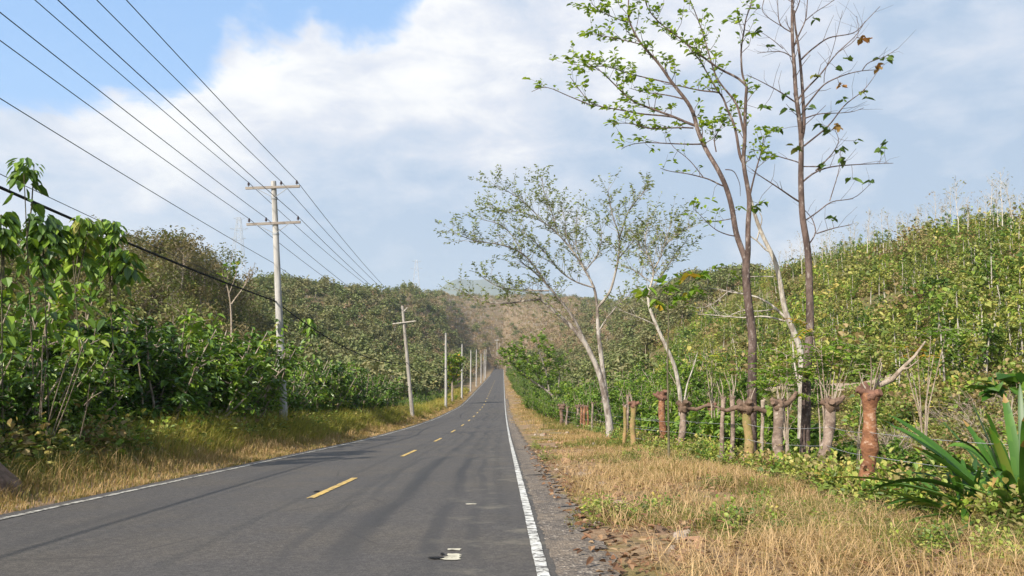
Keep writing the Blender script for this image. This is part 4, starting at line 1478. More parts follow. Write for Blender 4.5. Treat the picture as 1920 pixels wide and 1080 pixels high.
# ------------------------------------------------------------------ explicit trees on the right
def grow_tree(name, label, D, base, stems, trunk_m, leaf_m, leafy, leaf_len, cat='tree', drift=0.35, twig_m=None, extra=None, tintf=None, twig_len=(0.35, 0.9), lw=0.5, group=None, ldroop=0.25, twig_up=0.3):
    """stems: list of (pixel polyline, start radius px, end radius px); every branch starts on the nearest earlier one."""
    Bw = P(base[0], base[1], D)
    gz = float(zground(Bw[0], Bw[1]))
    root = thing(name, (Bw[0], Bw[1], gz), label, cat, group)
    o = np.array([Bw[0], Bw[1], gz])
    gt, gl = Geo(), Geo()
    done = []          # (px,py,dD)
    polys = []
    for si, (pp, ra, rb) in enumerate(stems):
        pp = np.array(pp, float)
        d0 = 0.0
        if done:
            dn = np.array(done)
            k = np.argmin((dn[:, 0] - pp[0, 0]) ** 2 + (dn[:, 1] - pp[0, 1]) ** 2)
            d0 = dn[k, 2]
        seg = np.concatenate([[0], np.cumsum(np.hypot(np.diff(pp[:, 0]), np.diff(pp[:, 1])))])
        Lm = seg[-1] / F * D
        dr = R.uniform(-1, 1) * drift * Lm if si else 0.0
        q = np.linspace(0, seg[-1], max(len(pp) * 3, 6))
        # smooth the polyline
        sx, sy = np.interp(q, seg, pp[:, 0]), np.interp(q, seg, pp[:, 1])
        for _ in range(2):
            sx[1:-1] = (sx[:-2] + 2 * sx[1:-1] + sx[2:]) / 4
            sy[1:-1] = (sy[:-2] + 2 * sy[1:-1] + sy[2:]) / 4
        dd = d0 + dr * (q / seg[-1]) ** 1.2
        W = np.array([P(a, b, D + c) for a, b, c in zip(sx, sy, dd)])
        if si == 0:
            W[0] = o + np.array([0, 0, -0.35])
        rad = np.linspace(ra, rb, len(q)) / F * D * 0.86
        if si == 0:
            rad[:3] *= np.array([1.35, 1.12, 1.03])
        tube(gt, W - o, rad, 9 if ra > 4 else (6 if ra > 1.6 else 4))
        polys.append((W - o, rad))
        done += list(zip(sx, sy, dd))
    tp, td = [], []
    for (si, ntw, nl, spread, f0) in leafy:
        W, rad = polys[si]
        for k in range(ntw):
            f = f0 + (1.03 - f0) * (k + R.random()) / ntw
            i = min(int(f * (len(W) - 1)), len(W) - 2)
            h_ = f * (len(W) - 1) - i
            b = W[i] + (W[i + 1] - W[i]) * min(h_, 1.0)
            tg = nrm(W[i + 1] - W[i])
            d = nrm(tg * 0.7 + rand_dirs(1, -0.5, 0.8)[0] + np.array([0, 0, twig_up]))
            L = R.uniform(*twig_len) * spread
            e = b + d * L
            mid = (b + e) / 2 + R.normal(0, 0.06 * L, 3)
            r0 = max(0.004, min(rad[i] * 0.4, 0.011))
            tube(gt, [b, mid, e], [r0, r0 * 0.75, r0 * 0.5], 4, cap=False)
            if nl:
                ff = R.uniform(0.45, 1.05, (nl, 1))
                bp = b + (e - b) * ff + (mid - (b + e) / 2) * (1 - ff) + R.normal(0, 0.035, (nl, 3))
                tp.append(bp)
                td.append(nrm(rand_dirs(nl, -0.4, 0.6) + d * 0.6))
    if extra is not None:
        for (px, py, nl, tn) in extra:
            dn = np.array(done)
            k = np.argmin((dn[:, 0] - px) ** 2 + (dn[:, 1] - py) ** 2)
            c = P(px, py, D + dn[k, 2]) - o
            b = P(dn[k, 0], dn[k, 1], D + dn[k, 2]) - o
            if np.linalg.norm(c - b) > 0.05:
                tube(gt, [b, (b + c) / 2 + R.normal(0, 0.03, 3), c], [0.006, 0.005, 0.004], 4, cap=False)
            d = nrm(rand_dirs(nl, -0.5, 0.5))
            leaves(gl, c + R.normal(0, 0.03, (nl, 3)), d, leaf_len * R.uniform(0.8, 1.5, nl), leaf_len * lw * 1.25, np.clip(tn + R.normal(0, 0.06, nl), 0, 1), 0.15, 0.4)
    if tp:
        tp, td = np.concatenate(tp), np.concatenate(td)
        n = len(tp)
        L = leaf_len * R.uniform(0.6, 1.3, n)
        tint = np.clip(R.normal(0.5, 0.22, n) + 0.25 * vnoise(tp[:, 0] * 2, tp[:, 2] * 2, 1.0), 0, 1) if tintf is None else tintf(n)
        leaves(gl, tp, td, L, L * lw, tint, 0.15, ldroop)
    obj('trunk', gt.mesh('trunk', trunk_m, True), root)
    obj('crown', gl.mesh('crown', leaf_m), root)
    return root


A = [
    ([(1410, 870), (1410, 724), (1410, 680), (1411.7, 635), (1406, 591), (1399, 535), (1397.8, 508), (1399, 488)], 10.5, 8.5),
    ([(1399, 492), (1395.5, 480), (1380, 440), (1372, 386), (1360.5, 347), (1343.7, 313), (1325.5, 285), (1308.7, 248.5), (1302, 220)], 6.5, 4.6),
    ([(1302, 220), (1305, 236), (1299.4, 208), (1285.5, 186), (1257.8, 153), (1238, 122), (1202, 83), (1185.5, 55.5), (1171.7, 28), (1178, 0), (1172, -40)][0:1] + [(1299.4, 208), (1285.5, 186), (1257.8, 153), (1238, 122), (1202, 83), (1185.5, 55.5), (1176, 28), (1180, 0), (1172, -40)], 4.6, 1.0),
    ([(1401, 488), (1403, 479), (1402, 427), (1405.9, 375), (1398, 331), (1393, 305), (1396.8, 259), (1396.7, 222), (1398, 190), (1400, 162)], 6.3, 3.2),
    ([(1400, 162), (1391, 142), (1389, 89), (1395.6, 57.8), (1397.8, 33), (1409, 11), (1412, -30)], 2.6, 0.8),
    ([(1400, 162), (1386.7, 146.7), (1351, 131), (1317.8, 106.7), (1291, 84.4), (1262, 62), (1240, 46.7), (1215, 20), (1203, -20)], 3.0, 0.9),
    ([(1393, 305), (1387.8, 297), (1380, 246), (1372, 220), (1362, 204), (1357.8, 184), (1344, 169), (1329, 142), (1311, 111), (1290, 86)], 3.6, 1.0),
    ([(1396.8, 259), (1389, 222), (1382, 193), (1364, 173), (1344, 149), (1335.6, 124), (1326.7, 93), (1320, 66.7), (1304, 24), (1290, -10)], 3.0, 0.8),
    ([(1305, 236), (1291, 232), (1271.7, 222), (1230, 207), (1182.8, 189), (1152, 158), (1124.4, 130.5), (1100, 118)], 3.4, 0.9),
    ([(1265, 220), (1244, 216.7), (1202, 214), (1160.5, 205.5), (1107.8, 197), (1085.5, 166.7), (1069, 144)], 2.2, 0.6),
    ([(1107.8, 197), (1060.5, 177.8), (1021.7, 159.7), (996.7, 172)], 1.4, 0.6),
    ([(1282.8, 186), (1260, 180), (1230, 175), (1207.8, 173.6), (1180, 165)], 1.8, 0.6),
    ([(1266, 158), (1224.4, 148.6), (1168.9, 136), (1140, 122), (1105, 126), (1062, 118)], 1.8, 0.6),
    ([(1300, 240), (1288, 239), (1252, 240), (1216, 241.7), (1180, 230), (1150, 232)], 2.0, 0.6),
    ([(1316, 270), (1302, 270.8), (1252, 269), (1210.5, 266.7), (1174, 272), (1165, 280)], 1.9, 0.6),
    ([(1202, 83), (1152, 71), (1130, 66.7), (1105, 62)], 1.6, 0.6),
    ([(1176, 42), (1143.9, 30.5), (1119, 16.7), (1108, 5)], 1.4, 0.6),
    ([(1349, 173), (1313, 170), (1273, 161), (1245, 157)], 2.0, 0.9),
    ([(1404, 380), (1406, 365), (1416, 323.7), (1429, 279.6), (1432, 255)], 2.4, 0.9),
    ([(1360, 350), (1354, 349), (1330.7, 336), (1291.8, 326), (1253, 321), (1238, 315)], 1.9, 0.6),
    ([(1320, 334), (1291.8, 297.8), (1258, 274), (1250, 250)], 1.2, 0.5),
    ([(1380, 443), (1366, 441), (1343.7, 432.5), (1325.5, 417), (1310, 400), (1300, 392)], 1.4, 0.5),
    ([(1372, 410), (1350, 414), (1322, 417)], 1.1, 0.5),
    ([(1343, 285), (1338, 262), (1350, 240), (1362, 222)], 1.6, 0.6),
    ([(1360, 318), (1376, 318), (1388, 345), (1388, 368)], 1.2, 0.5),
]
LA = [(2, 26, 10, 0.9, 0.25), (4, 14, 5, 0.8, 0.3), (5, 26, 9, 0.9, 0.25), (6, 18, 6, 0.8, 0.45), (7, 14, 5, 0.8, 0.5), (8, 26, 10, 0.75, 0.2), (9, 16, 7, 0.7, 0.35), (10, 5, 5, 0.6, 0.5), (11, 8, 8, 0.6, 0.3),
      (12, 18, 9, 0.7, 0.3), (13, 18, 9, 0.7, 0.1), (14, 8, 5, 0.6, 0.4), (15, 12, 9, 0.7, 0.3), (16, 14, 10, 0.8, 0.2), (17, 7, 4, 0.7, 0.1), (18, 9, 9, 0.7, 0.45), (19, 6, 2, 0.6, 0.3), (21, 6, 4, 0.6, 0.4),
      (23, 14, 9, 0.7, 0.2), (1, 8, 7, 0.7, 0.75), (3, 10, 6, 0.6, 0.5), (20, 4, 2, 0.5, 0.3), (22, 3, 3, 0.5, 0.3)]
grow_tree('leaning_tree', 'tall forked tree whose thin leafy branches sweep left over the verge', 20, (1409, 872), A, M_REDBARK, M_TALLTREE, LA, 0.155, extra=[
    (1307, 380, 4, 0.4), (1336, 372, 3, 0.6), (1388, 390, 4, 0.3), (1411, 390, 5, 0.3), (1430, 377, 3, 0.5), (1345, 500, 5, 0.3), (1372, 512, 5, 0.3), (1262, 300, 4, 0.3), (1425, 240, 4, 0.4), (1435, 200, 4, 0.25),
    (1411, 60, 5, 0.5), (1365, 38, 5, 0.5), (1328, 28, 6, 0.5), (1383, 24, 3, 0.3)])

Bt = [
    ([(1508, 868), (1511.7, 758), (1511.7, 716), (1514, 674), (1518.6, 619), (1518.6, 577), (1517, 521.7), (1516, 480), (1511.5, 447), (1503.7, 408), (1502.4, 369), (1501, 330), (1502.4, 292), (1502.4, 253), (1499.4, 228), (1492, 180), (1489.8, 132), (1486, 84), (1485, 36), (1486, 0), (1484, -60), (1486, -110)], 11, 2.0),
    ([(1502.4, 262), (1508, 241), (1506.7, 204), (1503, 144), (1497, 84), (1490, 48), (1489, 20)], 4.5, 2.0),
    ([(1502, 112), (1515, 98), (1552, 70), (1605, 62.6), (1618, 45), (1630, 33), (1650, 12)], 2.0, 0.6),
    ([(1495, 188), (1515, 162), (1535.6, 144), (1567, 101), (1608, 65), (1622, 40)], 2.2, 0.6),
    ([(1508, 203), (1520, 188), (1545, 156.5), (1583.7, 139.6), (1617, 132), (1644, 131)], 2.0, 0.7),
    ([(1617, 132), (1624.6, 118), (1660.7, 106), (1685, 90)], 1.1, 0.5),
    ([(1509, 222), (1533, 213), (1574, 212), (1600, 210), (1620, 202)], 1.5, 0.5),
    ([(1507, 274), (1526, 259), (1555, 236), (1583.7, 195), (1620, 171), (1645, 135)], 2.0, 0.5),
    ([(1503, 343), (1524.5, 323), (1555.6, 312), (1612.6, 308), (1674.8, 306)], 2.0, 0.6),
    ([(1503, 312), (1540, 313)], 1.5, 0.8),
    ([(1529.6, 320), (1560.8, 289), (1576, 263), (1566, 245)], 1.6, 0.6),
    ([(1506, 416), (1540, 393), (1555.6, 377), (1602, 373.5), (1632, 345)], 1.6, 0.5),
    ([(1555.6, 377), (1568.5, 336), (1575, 312), (1576, 280)], 1.2, 0.5),
    ([(1517, 458), (1531, 437), (1524.5, 411), (1509, 394)], 1.6, 0.8),
    ([(1531, 438), (1566, 426.7), (1597, 421.5)], 1.5, 0.6),
    ([(1502, 380), (1497, 378), (1459.6, 352), (1420.7, 327), (1410, 318)], 2.2, 0.9),
    ([(1502, 307), (1498, 304), (1464.8, 295), (1428.5, 282), (1415, 282)], 1.5, 0.6),
    ([(1492, 192), (1461, 171), (1420, 149), (1400, 140)], 1.9, 0.6),
    ([(1487, 108), (1468, 96), (1440, 97), (1420, 100)], 1.4, 0.5),
    ([(1468, 91), (1449, 74.6), (1427, 60)], 1.1, 0.5),
    ([(1483, 60), (1461, 48), (1458.5, 20), (1458, -10)], 1.5, 0.6),
    ([(1470, 52), (1444, 36), (1427, 21.7), (1433, -5)], 1.2, 0.5),
    ([(1489, 86), (1500, 60), (1511.5, 38), (1514, 0), (1516, -30)], 1.8, 0.7),
    ([(1511, 38), (1528, 23), (1555, 7), (1575, -10)], 1.1, 0.5),
    ([(1486, 34), (1499.5, 5), (1504, -30)], 1.6, 0.6),
    ([(1567, 101), (1602, 78), (1612, 62), (1606, 30)], 0.9, 0.5),
    ([(1545, 156), (1543, 140), (1560, 100), (1580, 20)], 0.9, 0.4),
    ([(1470, 0), (1466, -30), (1460, -60)], 1.2, 0.5),
]
LB = [(i, 5, 0, 0.8, 0.25) for i in range(2, len(Bt))] + [(0, 26, 0, 0.9, 0.62)]
TB = [(1527, 37, 3, 0.3), (1427, 58, 2, 0.1), (1615, 72, 5, 0.95), (1622, 76, 3, 0.9), (1592, 110, 3, 0.4), (1526, 143, 4, 0.6), (1645, 127, 6, 0.9), (1660, 111, 5, 0.4), (1578, 160, 5, 0.9), (1621, 170, 4, 0.7),
      (1582, 188, 4, 0.4), (1515, 203, 3, 0.05), (1479, 208, 3, 0.1), (1461, 243, 4, 0.3), (1430, 202, 3, 0.2), (1540, 232, 4, 0.1), (1572, 237, 7, 0.85), (1556, 243, 5, 0.2), (1487, 279, 5, 0.65), (1575, 279, 4, 0.1),
      (1583, 298, 5, 0.4), (1650, 281, 5, 0.4), (1661, 266, 3, 0.1), (1547, 307, 5, 0.2), (1598, 336, 5, 0.4), (1632, 340, 3, 0.1), (1562, 408, 5, 0.1), (1417, 390, 3, 0.2), (1475, 176, 4, 0.2), (1556, 213, 2, 0.5),
      (1605, 264, 3, 0.5), (1440, 88, 3, 0.2), (1625, 185, 2, 0.1), (1568, 128, 2, 0.2)]
grow_tree('bare_tall_tree', 'tall straight reddish trunk nearly bare with a few big leaves', 19.6, (1508, 868), Bt, M_REDBARK, M_SPARSE, LB, 0.17, extra=TB, lw=0.62)

Ct = [
    ([(1502, 862), (1503, 760), (1503, 660), (1492, 630), (1478, 599), (1471, 585), (1464, 535), (1453, 485), (1437, 458), (1421, 422), (1410, 386), (1404, 360)], 9, 3.5),
    ([(1452, 482), (1449, 474), (1437, 470), (1419, 450.7), (1406, 443), (1404, 440)], 2.6, 1.3),
    ([(1419, 450), (1422, 440), (1430, 408), (1424, 398)], 1.8, 1.0),
    ([(1478, 600), (1472.8, 596), (1450.5, 574), (1422.8, 557.8), (1400, 552), (1365, 547), (1340, 540), (1318, 543)], 3.2, 0.8),
    ([(1472, 602), (1431, 591), (1398, 597), (1342, 591), (1310, 589)], 2.2, 0.7),
    ([(1455, 579), (1420, 585), (1390, 580), (1355, 600), (1330, 570)], 1.4, 0.6),
    ([(1365, 547), (1350, 560), (1330, 575), (1305, 578)], 1.2, 0.5),
    ([(1452, 519), (1430, 518), (1410, 519), (1385, 515)], 1.4, 0.6),
    ([(1503, 745), (1490, 690), (1486, 640)], 3.0, 1.5),
]
LC = [(3, 12, 0, 0.8, 0.3), (4, 12, 0, 0.8, 0.3), (5, 8, 0, 0.7, 0.3), (6, 5, 0, 0.7, 0.3)]
grow_tree('pale_leaning_tree', 'pale leaning trunk with leafless side branches behind the reddish trunk', 21.5, (1503, 862), Ct, M_PALEBARK, M_SPARSE, LC, 0.16,
          extra=[(1412, 388, 6, 0.15), (1430, 380, 3, 0.5), (1378, 520, 4, 0.3), (1310, 520, 4, 0.5), (1290, 512, 4, 0.85)])

Dt = [
    ([(1145, 822), (1142, 790), (1139, 767), (1125.6, 702.8), (1111, 670), (1097.8, 642.6), (1070, 610), (1037.6, 582), (1014, 561.6)], 8.5, 3.0),
    ([(1140, 772), (1134, 735), (1128, 670), (1121, 624), (1120, 577.8)], 6.5, 3.6),
    ([(1014, 561), (990, 563), (959, 568.5), (912.6, 568.5), (885, 554.6), (862, 545)], 2.4, 0.7),
    ([(1120, 577), (1144, 550), (1152, 520), (1160, 485), (1162.6, 443.5), (1148.7, 406.5), (1144, 383), (1140, 358)], 3.2, 0.7),
    ([(1162, 445), (1168, 425), (1176.5, 397), (1199.6, 369), (1215, 350)], 1.8, 0.6),
    ([(1120, 580), (1116, 540.7), (1097.8, 508), (1074.6, 471), (1046.9, 439), (1019, 415.7), (1000, 408)], 3.2, 0.9),
    ([(1046.9, 439), (1040, 415), (1033, 392.6), (1019, 360), (1017, 335)], 1.6, 0.5),
    ([(1097.8, 508), (1085, 480), (1079, 457), (1082, 430), (1080, 400)], 1.6, 0.6),
    ([(1097, 642), (1079, 601), (1051.5, 564), (1023.7, 531.5), (1000.5, 508), (975, 490)], 3.8, 1.0),
    ([(1023.7, 531), (1000, 495), (977, 471), (935.7, 457), (889, 453), (847.8, 434)], 2.2, 0.6),
    ([(1030, 545), (1005, 545), (959, 543), (931, 538), (905, 520)], 2.0, 0.6),
    ([(1000, 408), (975, 395), (945, 400), (915, 385)], 1.2, 0.5),
    ([(1019, 416), (985, 380), (955, 360), (925, 345)], 1.4, 0.5),
    ([(1160, 485), (1185, 455), (1200, 440)], 1.6, 0.6),
    ([(1116, 540), (1080, 530), (1050, 510), (1020, 470), (990, 440), (960, 425)], 1.8, 0.6),
    ([(1121, 624), (1135, 600), (1160, 570), (1190, 545)], 1.8, 0.6),
    ([(1074, 471), (1060, 440), (1060, 410), (1050, 385)], 1.2, 0.5),
    ([(977, 471), (960, 440), (940, 420), (905, 412)], 1.2, 0.5),
    ([(1097, 508), (1120, 480), (1130, 450), (1125, 420)], 1.5, 0.5),
]
LD = [(2, 26, 8, 1.1, 0.2), (3, 24, 8, 1.0, 0.35), (4, 16, 8, 1.0, 0.3), (5, 28, 9, 1.3, 0.25), (6, 22, 9, 1.0, 0.2), (7, 18, 9, 1.1, 0.2), (8, 24, 9, 1.2, 0.3), (9, 32, 9, 1.2, 0.15), (10, 24, 9, 1.1, 0.15),
      (11, 16, 9, 1.1, 0.1), (12, 18, 9, 1.1, 0.2), (13, 14, 8, 1.0, 0.1), (14, 28, 9, 1.2, 0.15), (15, 14, 7, 1.0, 0.3), (16, 16, 9, 1.1, 0.1), (17, 16, 9, 1.1, 0.1), (18, 18, 9, 1.1, 0.1), (0, 10, 6, 1.0, 0.75)]
grow_tree('spreading_tree', 'wide spreading tree with feathery leaves reaching over the road', 38, (1145, 822), Dt, M_GREYBARK, M_FEATHER, [(a_, int(b_ * 1.6), int(c_ * 1.6), d_ * 1.08, e_) for a_, b_, c_, d_, e_ in LD], 0.15, drift=0.5, twig_len=(0.5, 1.2), lw=0.45)

Et = [
    ([(1280, 838), (1277, 790), (1276, 744), (1266.7, 689), (1250, 652), (1236.7, 624), (1222, 590), (1213.5, 564), (1216, 545)], 5.5, 3.0),
    ([(1216, 548), (1222.8, 527), (1227, 503.7), (1213.5, 476), (1208, 450), (1215, 420)], 2.6, 0.7),
    ([(1227, 503), (1238, 485), (1245, 460), (1255, 430)], 1.8, 0.6),
    ([(1216, 548), (1240, 520), (1262, 480), (1285, 455)], 1.8, 0.6),
    ([(1213, 478), (1195, 455), (1185, 430)], 1.3, 0.5),
    ([(1222, 530), (1200, 515), (1180, 500)], 1.3, 0.5),
    ([(1245, 460), (1270, 440), (1295, 425)], 1.2, 0.5),
    ([(1230, 610), (1210, 600), (1185, 590), (1160, 580)], 1.4, 0.5),
    ([(1282, 760), (1288, 720), (1300, 690), (1308, 660)], 2.2, 0.9),
]
LE = [(1, 26, 9, 1.0, 0.2), (2, 22, 9, 1.0, 0.2), (3, 28, 9, 1.0, 0.2), (4, 16, 9, 0.9, 0.1), (5, 14, 8, 0.9, 0.1), (6, 20, 9, 0.9, 0.1), (7, 6, 2, 0.8, 0.3), (0, 4, 4, 0.8, 0.9)]
grow_tree('slim_tree', 'slim pale tree with a small rounded feathery crown', 28, (1280, 838), Et, M_PALEBARK, M_FEATHER, [(a_, int(b_ * 1.4), int(c_ * 1.25), d_ * 1.35, e_) for a_, b_, c_, d_, e_ in LE], 0.125, drift=0.45, twig_len=(0.4, 1.0), lw=0.45)

Ft = [
    ([(1254, 850), (1253, 760), (1251, 690), (1254, 600), (1252, 560), (1246, 535)], 2.6, 1.2),
    ([(1252, 565), (1230, 560), (1208, 552)], 1.2, 0.6),
    ([(1253, 560), (1275, 545), (1290, 525), (1310, 522)], 1.2, 0.6),
    ([(1253, 580), (1238, 582), (1228, 575)], 1.0, 0.6),
    ([(1252, 590), (1272, 580), (1300, 560)], 1.0, 0.6),
]
grow_tree('yellow_leaved_sapling', 'thin sapling with a few large yellow and orange leaves', 22, (1254, 855), Ft, M_STEM, M_SPROUT, [(0, 5, 3, 0.5, 0.8), (2, 6, 4, 0.5, 0.3), (4, 5, 3, 0.5, 0.3)], 0.24,
          extra=[(1206, 551, 5, 0.75), (1230, 566, 6, 0.6), (1232, 578, 3, 0.98), (1290, 517, 4, 0.98), (1253, 542, 6, 0.4), (1275, 560, 5, 0.5), (1302, 543, 5, 0.5), (1318, 512, 5, 0.35), (1215, 540, 4, 0.5)], lw=0.6, drift=0.3)

# white stemmed little tree behind the thicket on the left, and one dark tree over the road far down
Gt = [
    ([(434, 640), (434, 600), (432, 565), (425, 530), (417, 515)], 3.2, 1.6),
    ([(434, 570), (447, 552), (458, 538), (466, 515), (470, 500)], 2.6, 1.0),
    ([(458, 538), (474, 510), (478, 492)], 1.2, 0.7),
    ([(425, 530), (428, 510), (444, 500)], 1.2, 0.6),
    ([(430, 550), (441, 520), (446, 495)], 1.4, 0.6),
]
grow_tree('white_stemmed_tree', 'small forked tree with white stems rising behind the left thicket', 52, (434, 700), [(a_, b_ * 0.7, c_ * 0.7) for a_, b_, c_ in Gt], M_TWIG, M_SPROUT, [(0, 5, 6, 0.8, 0.8), (3, 5, 6, 0.7, 0.4), (4, 6, 6, 0.8, 0.4)], 0.26, lw=0.55)
Ht = [
    ([(1046, 770), (1038, 742), (1020, 728), (995, 712), (975, 700)], 3.2, 1.2),
    ([(1020, 728), (1005, 700), (990, 675), (970, 660)], 1.8, 0.6),
    ([(1030, 735), (1025, 700), (1015, 670), (1005, 645)], 2.0, 0.6),
    ([(995, 712), (970, 690), (952, 672)], 1.4, 0.5),
    ([(1042, 755), (1050, 710), (1045, 670)], 1.8, 0.6),
]
grow_tree('dark_tree', 'bushy green tree leaning over the far bend of the road', 105, (1048, 778), Ht, M_GREYBARK, M_FENCE_SHRUB, [(i, 34, 16, 2.2, 0.1) for i in range(5)], 0.42, lw=0.6, drift=0.5, twig_len=(0.6, 1.3))
It = [
    ([(848, 735), (848, 700), (850, 680)], 2.0, 0.8),
    ([(848, 710), (845, 690), (843, 675)], 1.2, 0.5),
    ([(848, 712), (858, 695), (860, 680)], 1.2, 0.5),
]
grow_tree('bright_bush', 'bright yellow green bush between the two slim pale poles', 128, (848, 745), It, M_TWIG, M_SPROUT, [(i, 36, 14, 1.8, 0.0) for i in range(3)], 0.42, lw=0.6, drift=0.5, twig_len=(0.5, 1.1))


# ------------------------------------------------------------------ live fence posts
def fence_post(base, top, rpx, D, label, m, knob=1.3, km=None, stubs=4, sprouts=0, lean=0.0, bulge=()):
    Bw, Tw = P(base[0], base[1], D), P(top[0], top[1], D)
    gz = float(zground(Bw[0], Bw[1]))
    o = np.array([Bw[0], Bw[1], gz])
    root = thing('fence_post', o, label, 'fence post', 'live tree posts of the right fence')
    r = rpx / F * D * 0.77
    seed_ = rpx * 3.7 + D
    h = Tw[2] - gz
    q = np.linspace(0, 1, 26)
    wob = np.stack([0.35 * r * np.sin(q * 5 + R.random() * 6), 0.35 * r * np.cos(q * 4 + R.random() * 6), 0 * q], -1) * np.sin(q * PI)[:, None]
    top3 = np.array([Tw[0] - Bw[0], R.normal(0, 0.04), h])
    pts = top3 * q[:, None] + wob
    pts[0, 2] = -0.25
    rad = r * (1.12 - 0.18 * q + 0.10 * np.exp(-((q - 0.02) / 0.08) ** 2) + 0.06 * np.sin(q * 17 + R.random() * 6))
    for f, s in bulge:
        rad += r * s * np.exp(-((q - f) / 0.05) ** 2)
    rad += r * 0.28 * np.exp(-((q - 1.0) / 0.10) ** 2)
    g_ = Geo()
    tube(g_, pts, rad, 16)
    Vt = g_.V[0]
    cen = np.repeat(pts, 16, 0)
    nz_ = vnoise(Vt[:, 0] * 9 + Vt[:, 1] * 7 + seed_ * 13, Vt[:, 2] * 5, 0.35) * 0.13 + vnoise(Vt[:, 0] * 30 + Vt[:, 1] * 23, Vt[:, 2] * 14 + seed_, 0.35) * 0.12
    g_.V[0] = cen + (Vt - cen) * (1 + nz_)[:, None]
    obj('trunk', g_.mesh('trunk', m, True), root)
    # pollard knob: lumpy head with sawn stubs
    g_ = Geo()
    nu, nv = 18, 12
    u = np.arange(nu) * 2 * PI / nu
    v = np.linspace(0.02, PI - 0.02, nv)
    kr = r * knob
    lump = R.random(3) * 6
    rr = kr * (1 + 0.20 * np.sin(3 * u[None, :] + lump[0]) * np.sin(2 * v[:, None] + lump[1]) + R.normal(0, 0.09, (nv, nu)))
    V = np.stack([rr * np.sin(v)[:, None] * np.cos(u), rr * np.sin(v)[:, None] * np.sin(u), rr * 0.95 * np.cos(v)[:, None]], -1) + top3 - np.array([0, 0, kr * 0.3])
    i = np.arange(nv - 1)[:, None] * nu
    j = np.arange(nu)[None, :]
    k = (j + 1) % nu
    g_.add(V.reshape(-1, 3), np.stack([i + j, i + nu + j, i + nu + k, i + k], -1).reshape(-1, 4))
    for s in range(stubs):
        a = s * 2 * PI / max(stubs, 1) + R.normal(0, 0.4)
        d = nrm(np.array([math.cos(a), math.sin(a) * 0.8, R.uniform(0.25, 0.9)]))
        c = top3 - np.array([0, 0, kr * 0.2])
        L = kr * R.uniform(1.25, 1.75)
        tube(g_, [c, c + d * L * 0.6, c + d * L], [kr * 0.50, kr * 0.46, kr * 0.42], 8)
    obj('knob', g_.mesh('knob', km or m, True), root)
    for s in range(sprouts):
        a = R.random() * 2 * PI
        c = top3 + np.array([0.4 * kr * math.cos(a), 0.4 * kr * math.sin(a), kr * 0.3])
        d = nrm(np.array([math.cos(a) * 0.35, math.sin(a) * 0.35, 1.0]))
        L = R.uniform(0.25, 0.6)
        g_ = Geo()
        tube(g_, [c, c + d * L * 0.5 + R.normal(0, 0.02, 3), c + d * L], [0.014, 0.011, 0.007], 5)
        obj('sprout', g_.mesh('sprout', M_TWIG, True), root)
    return root, o, top3


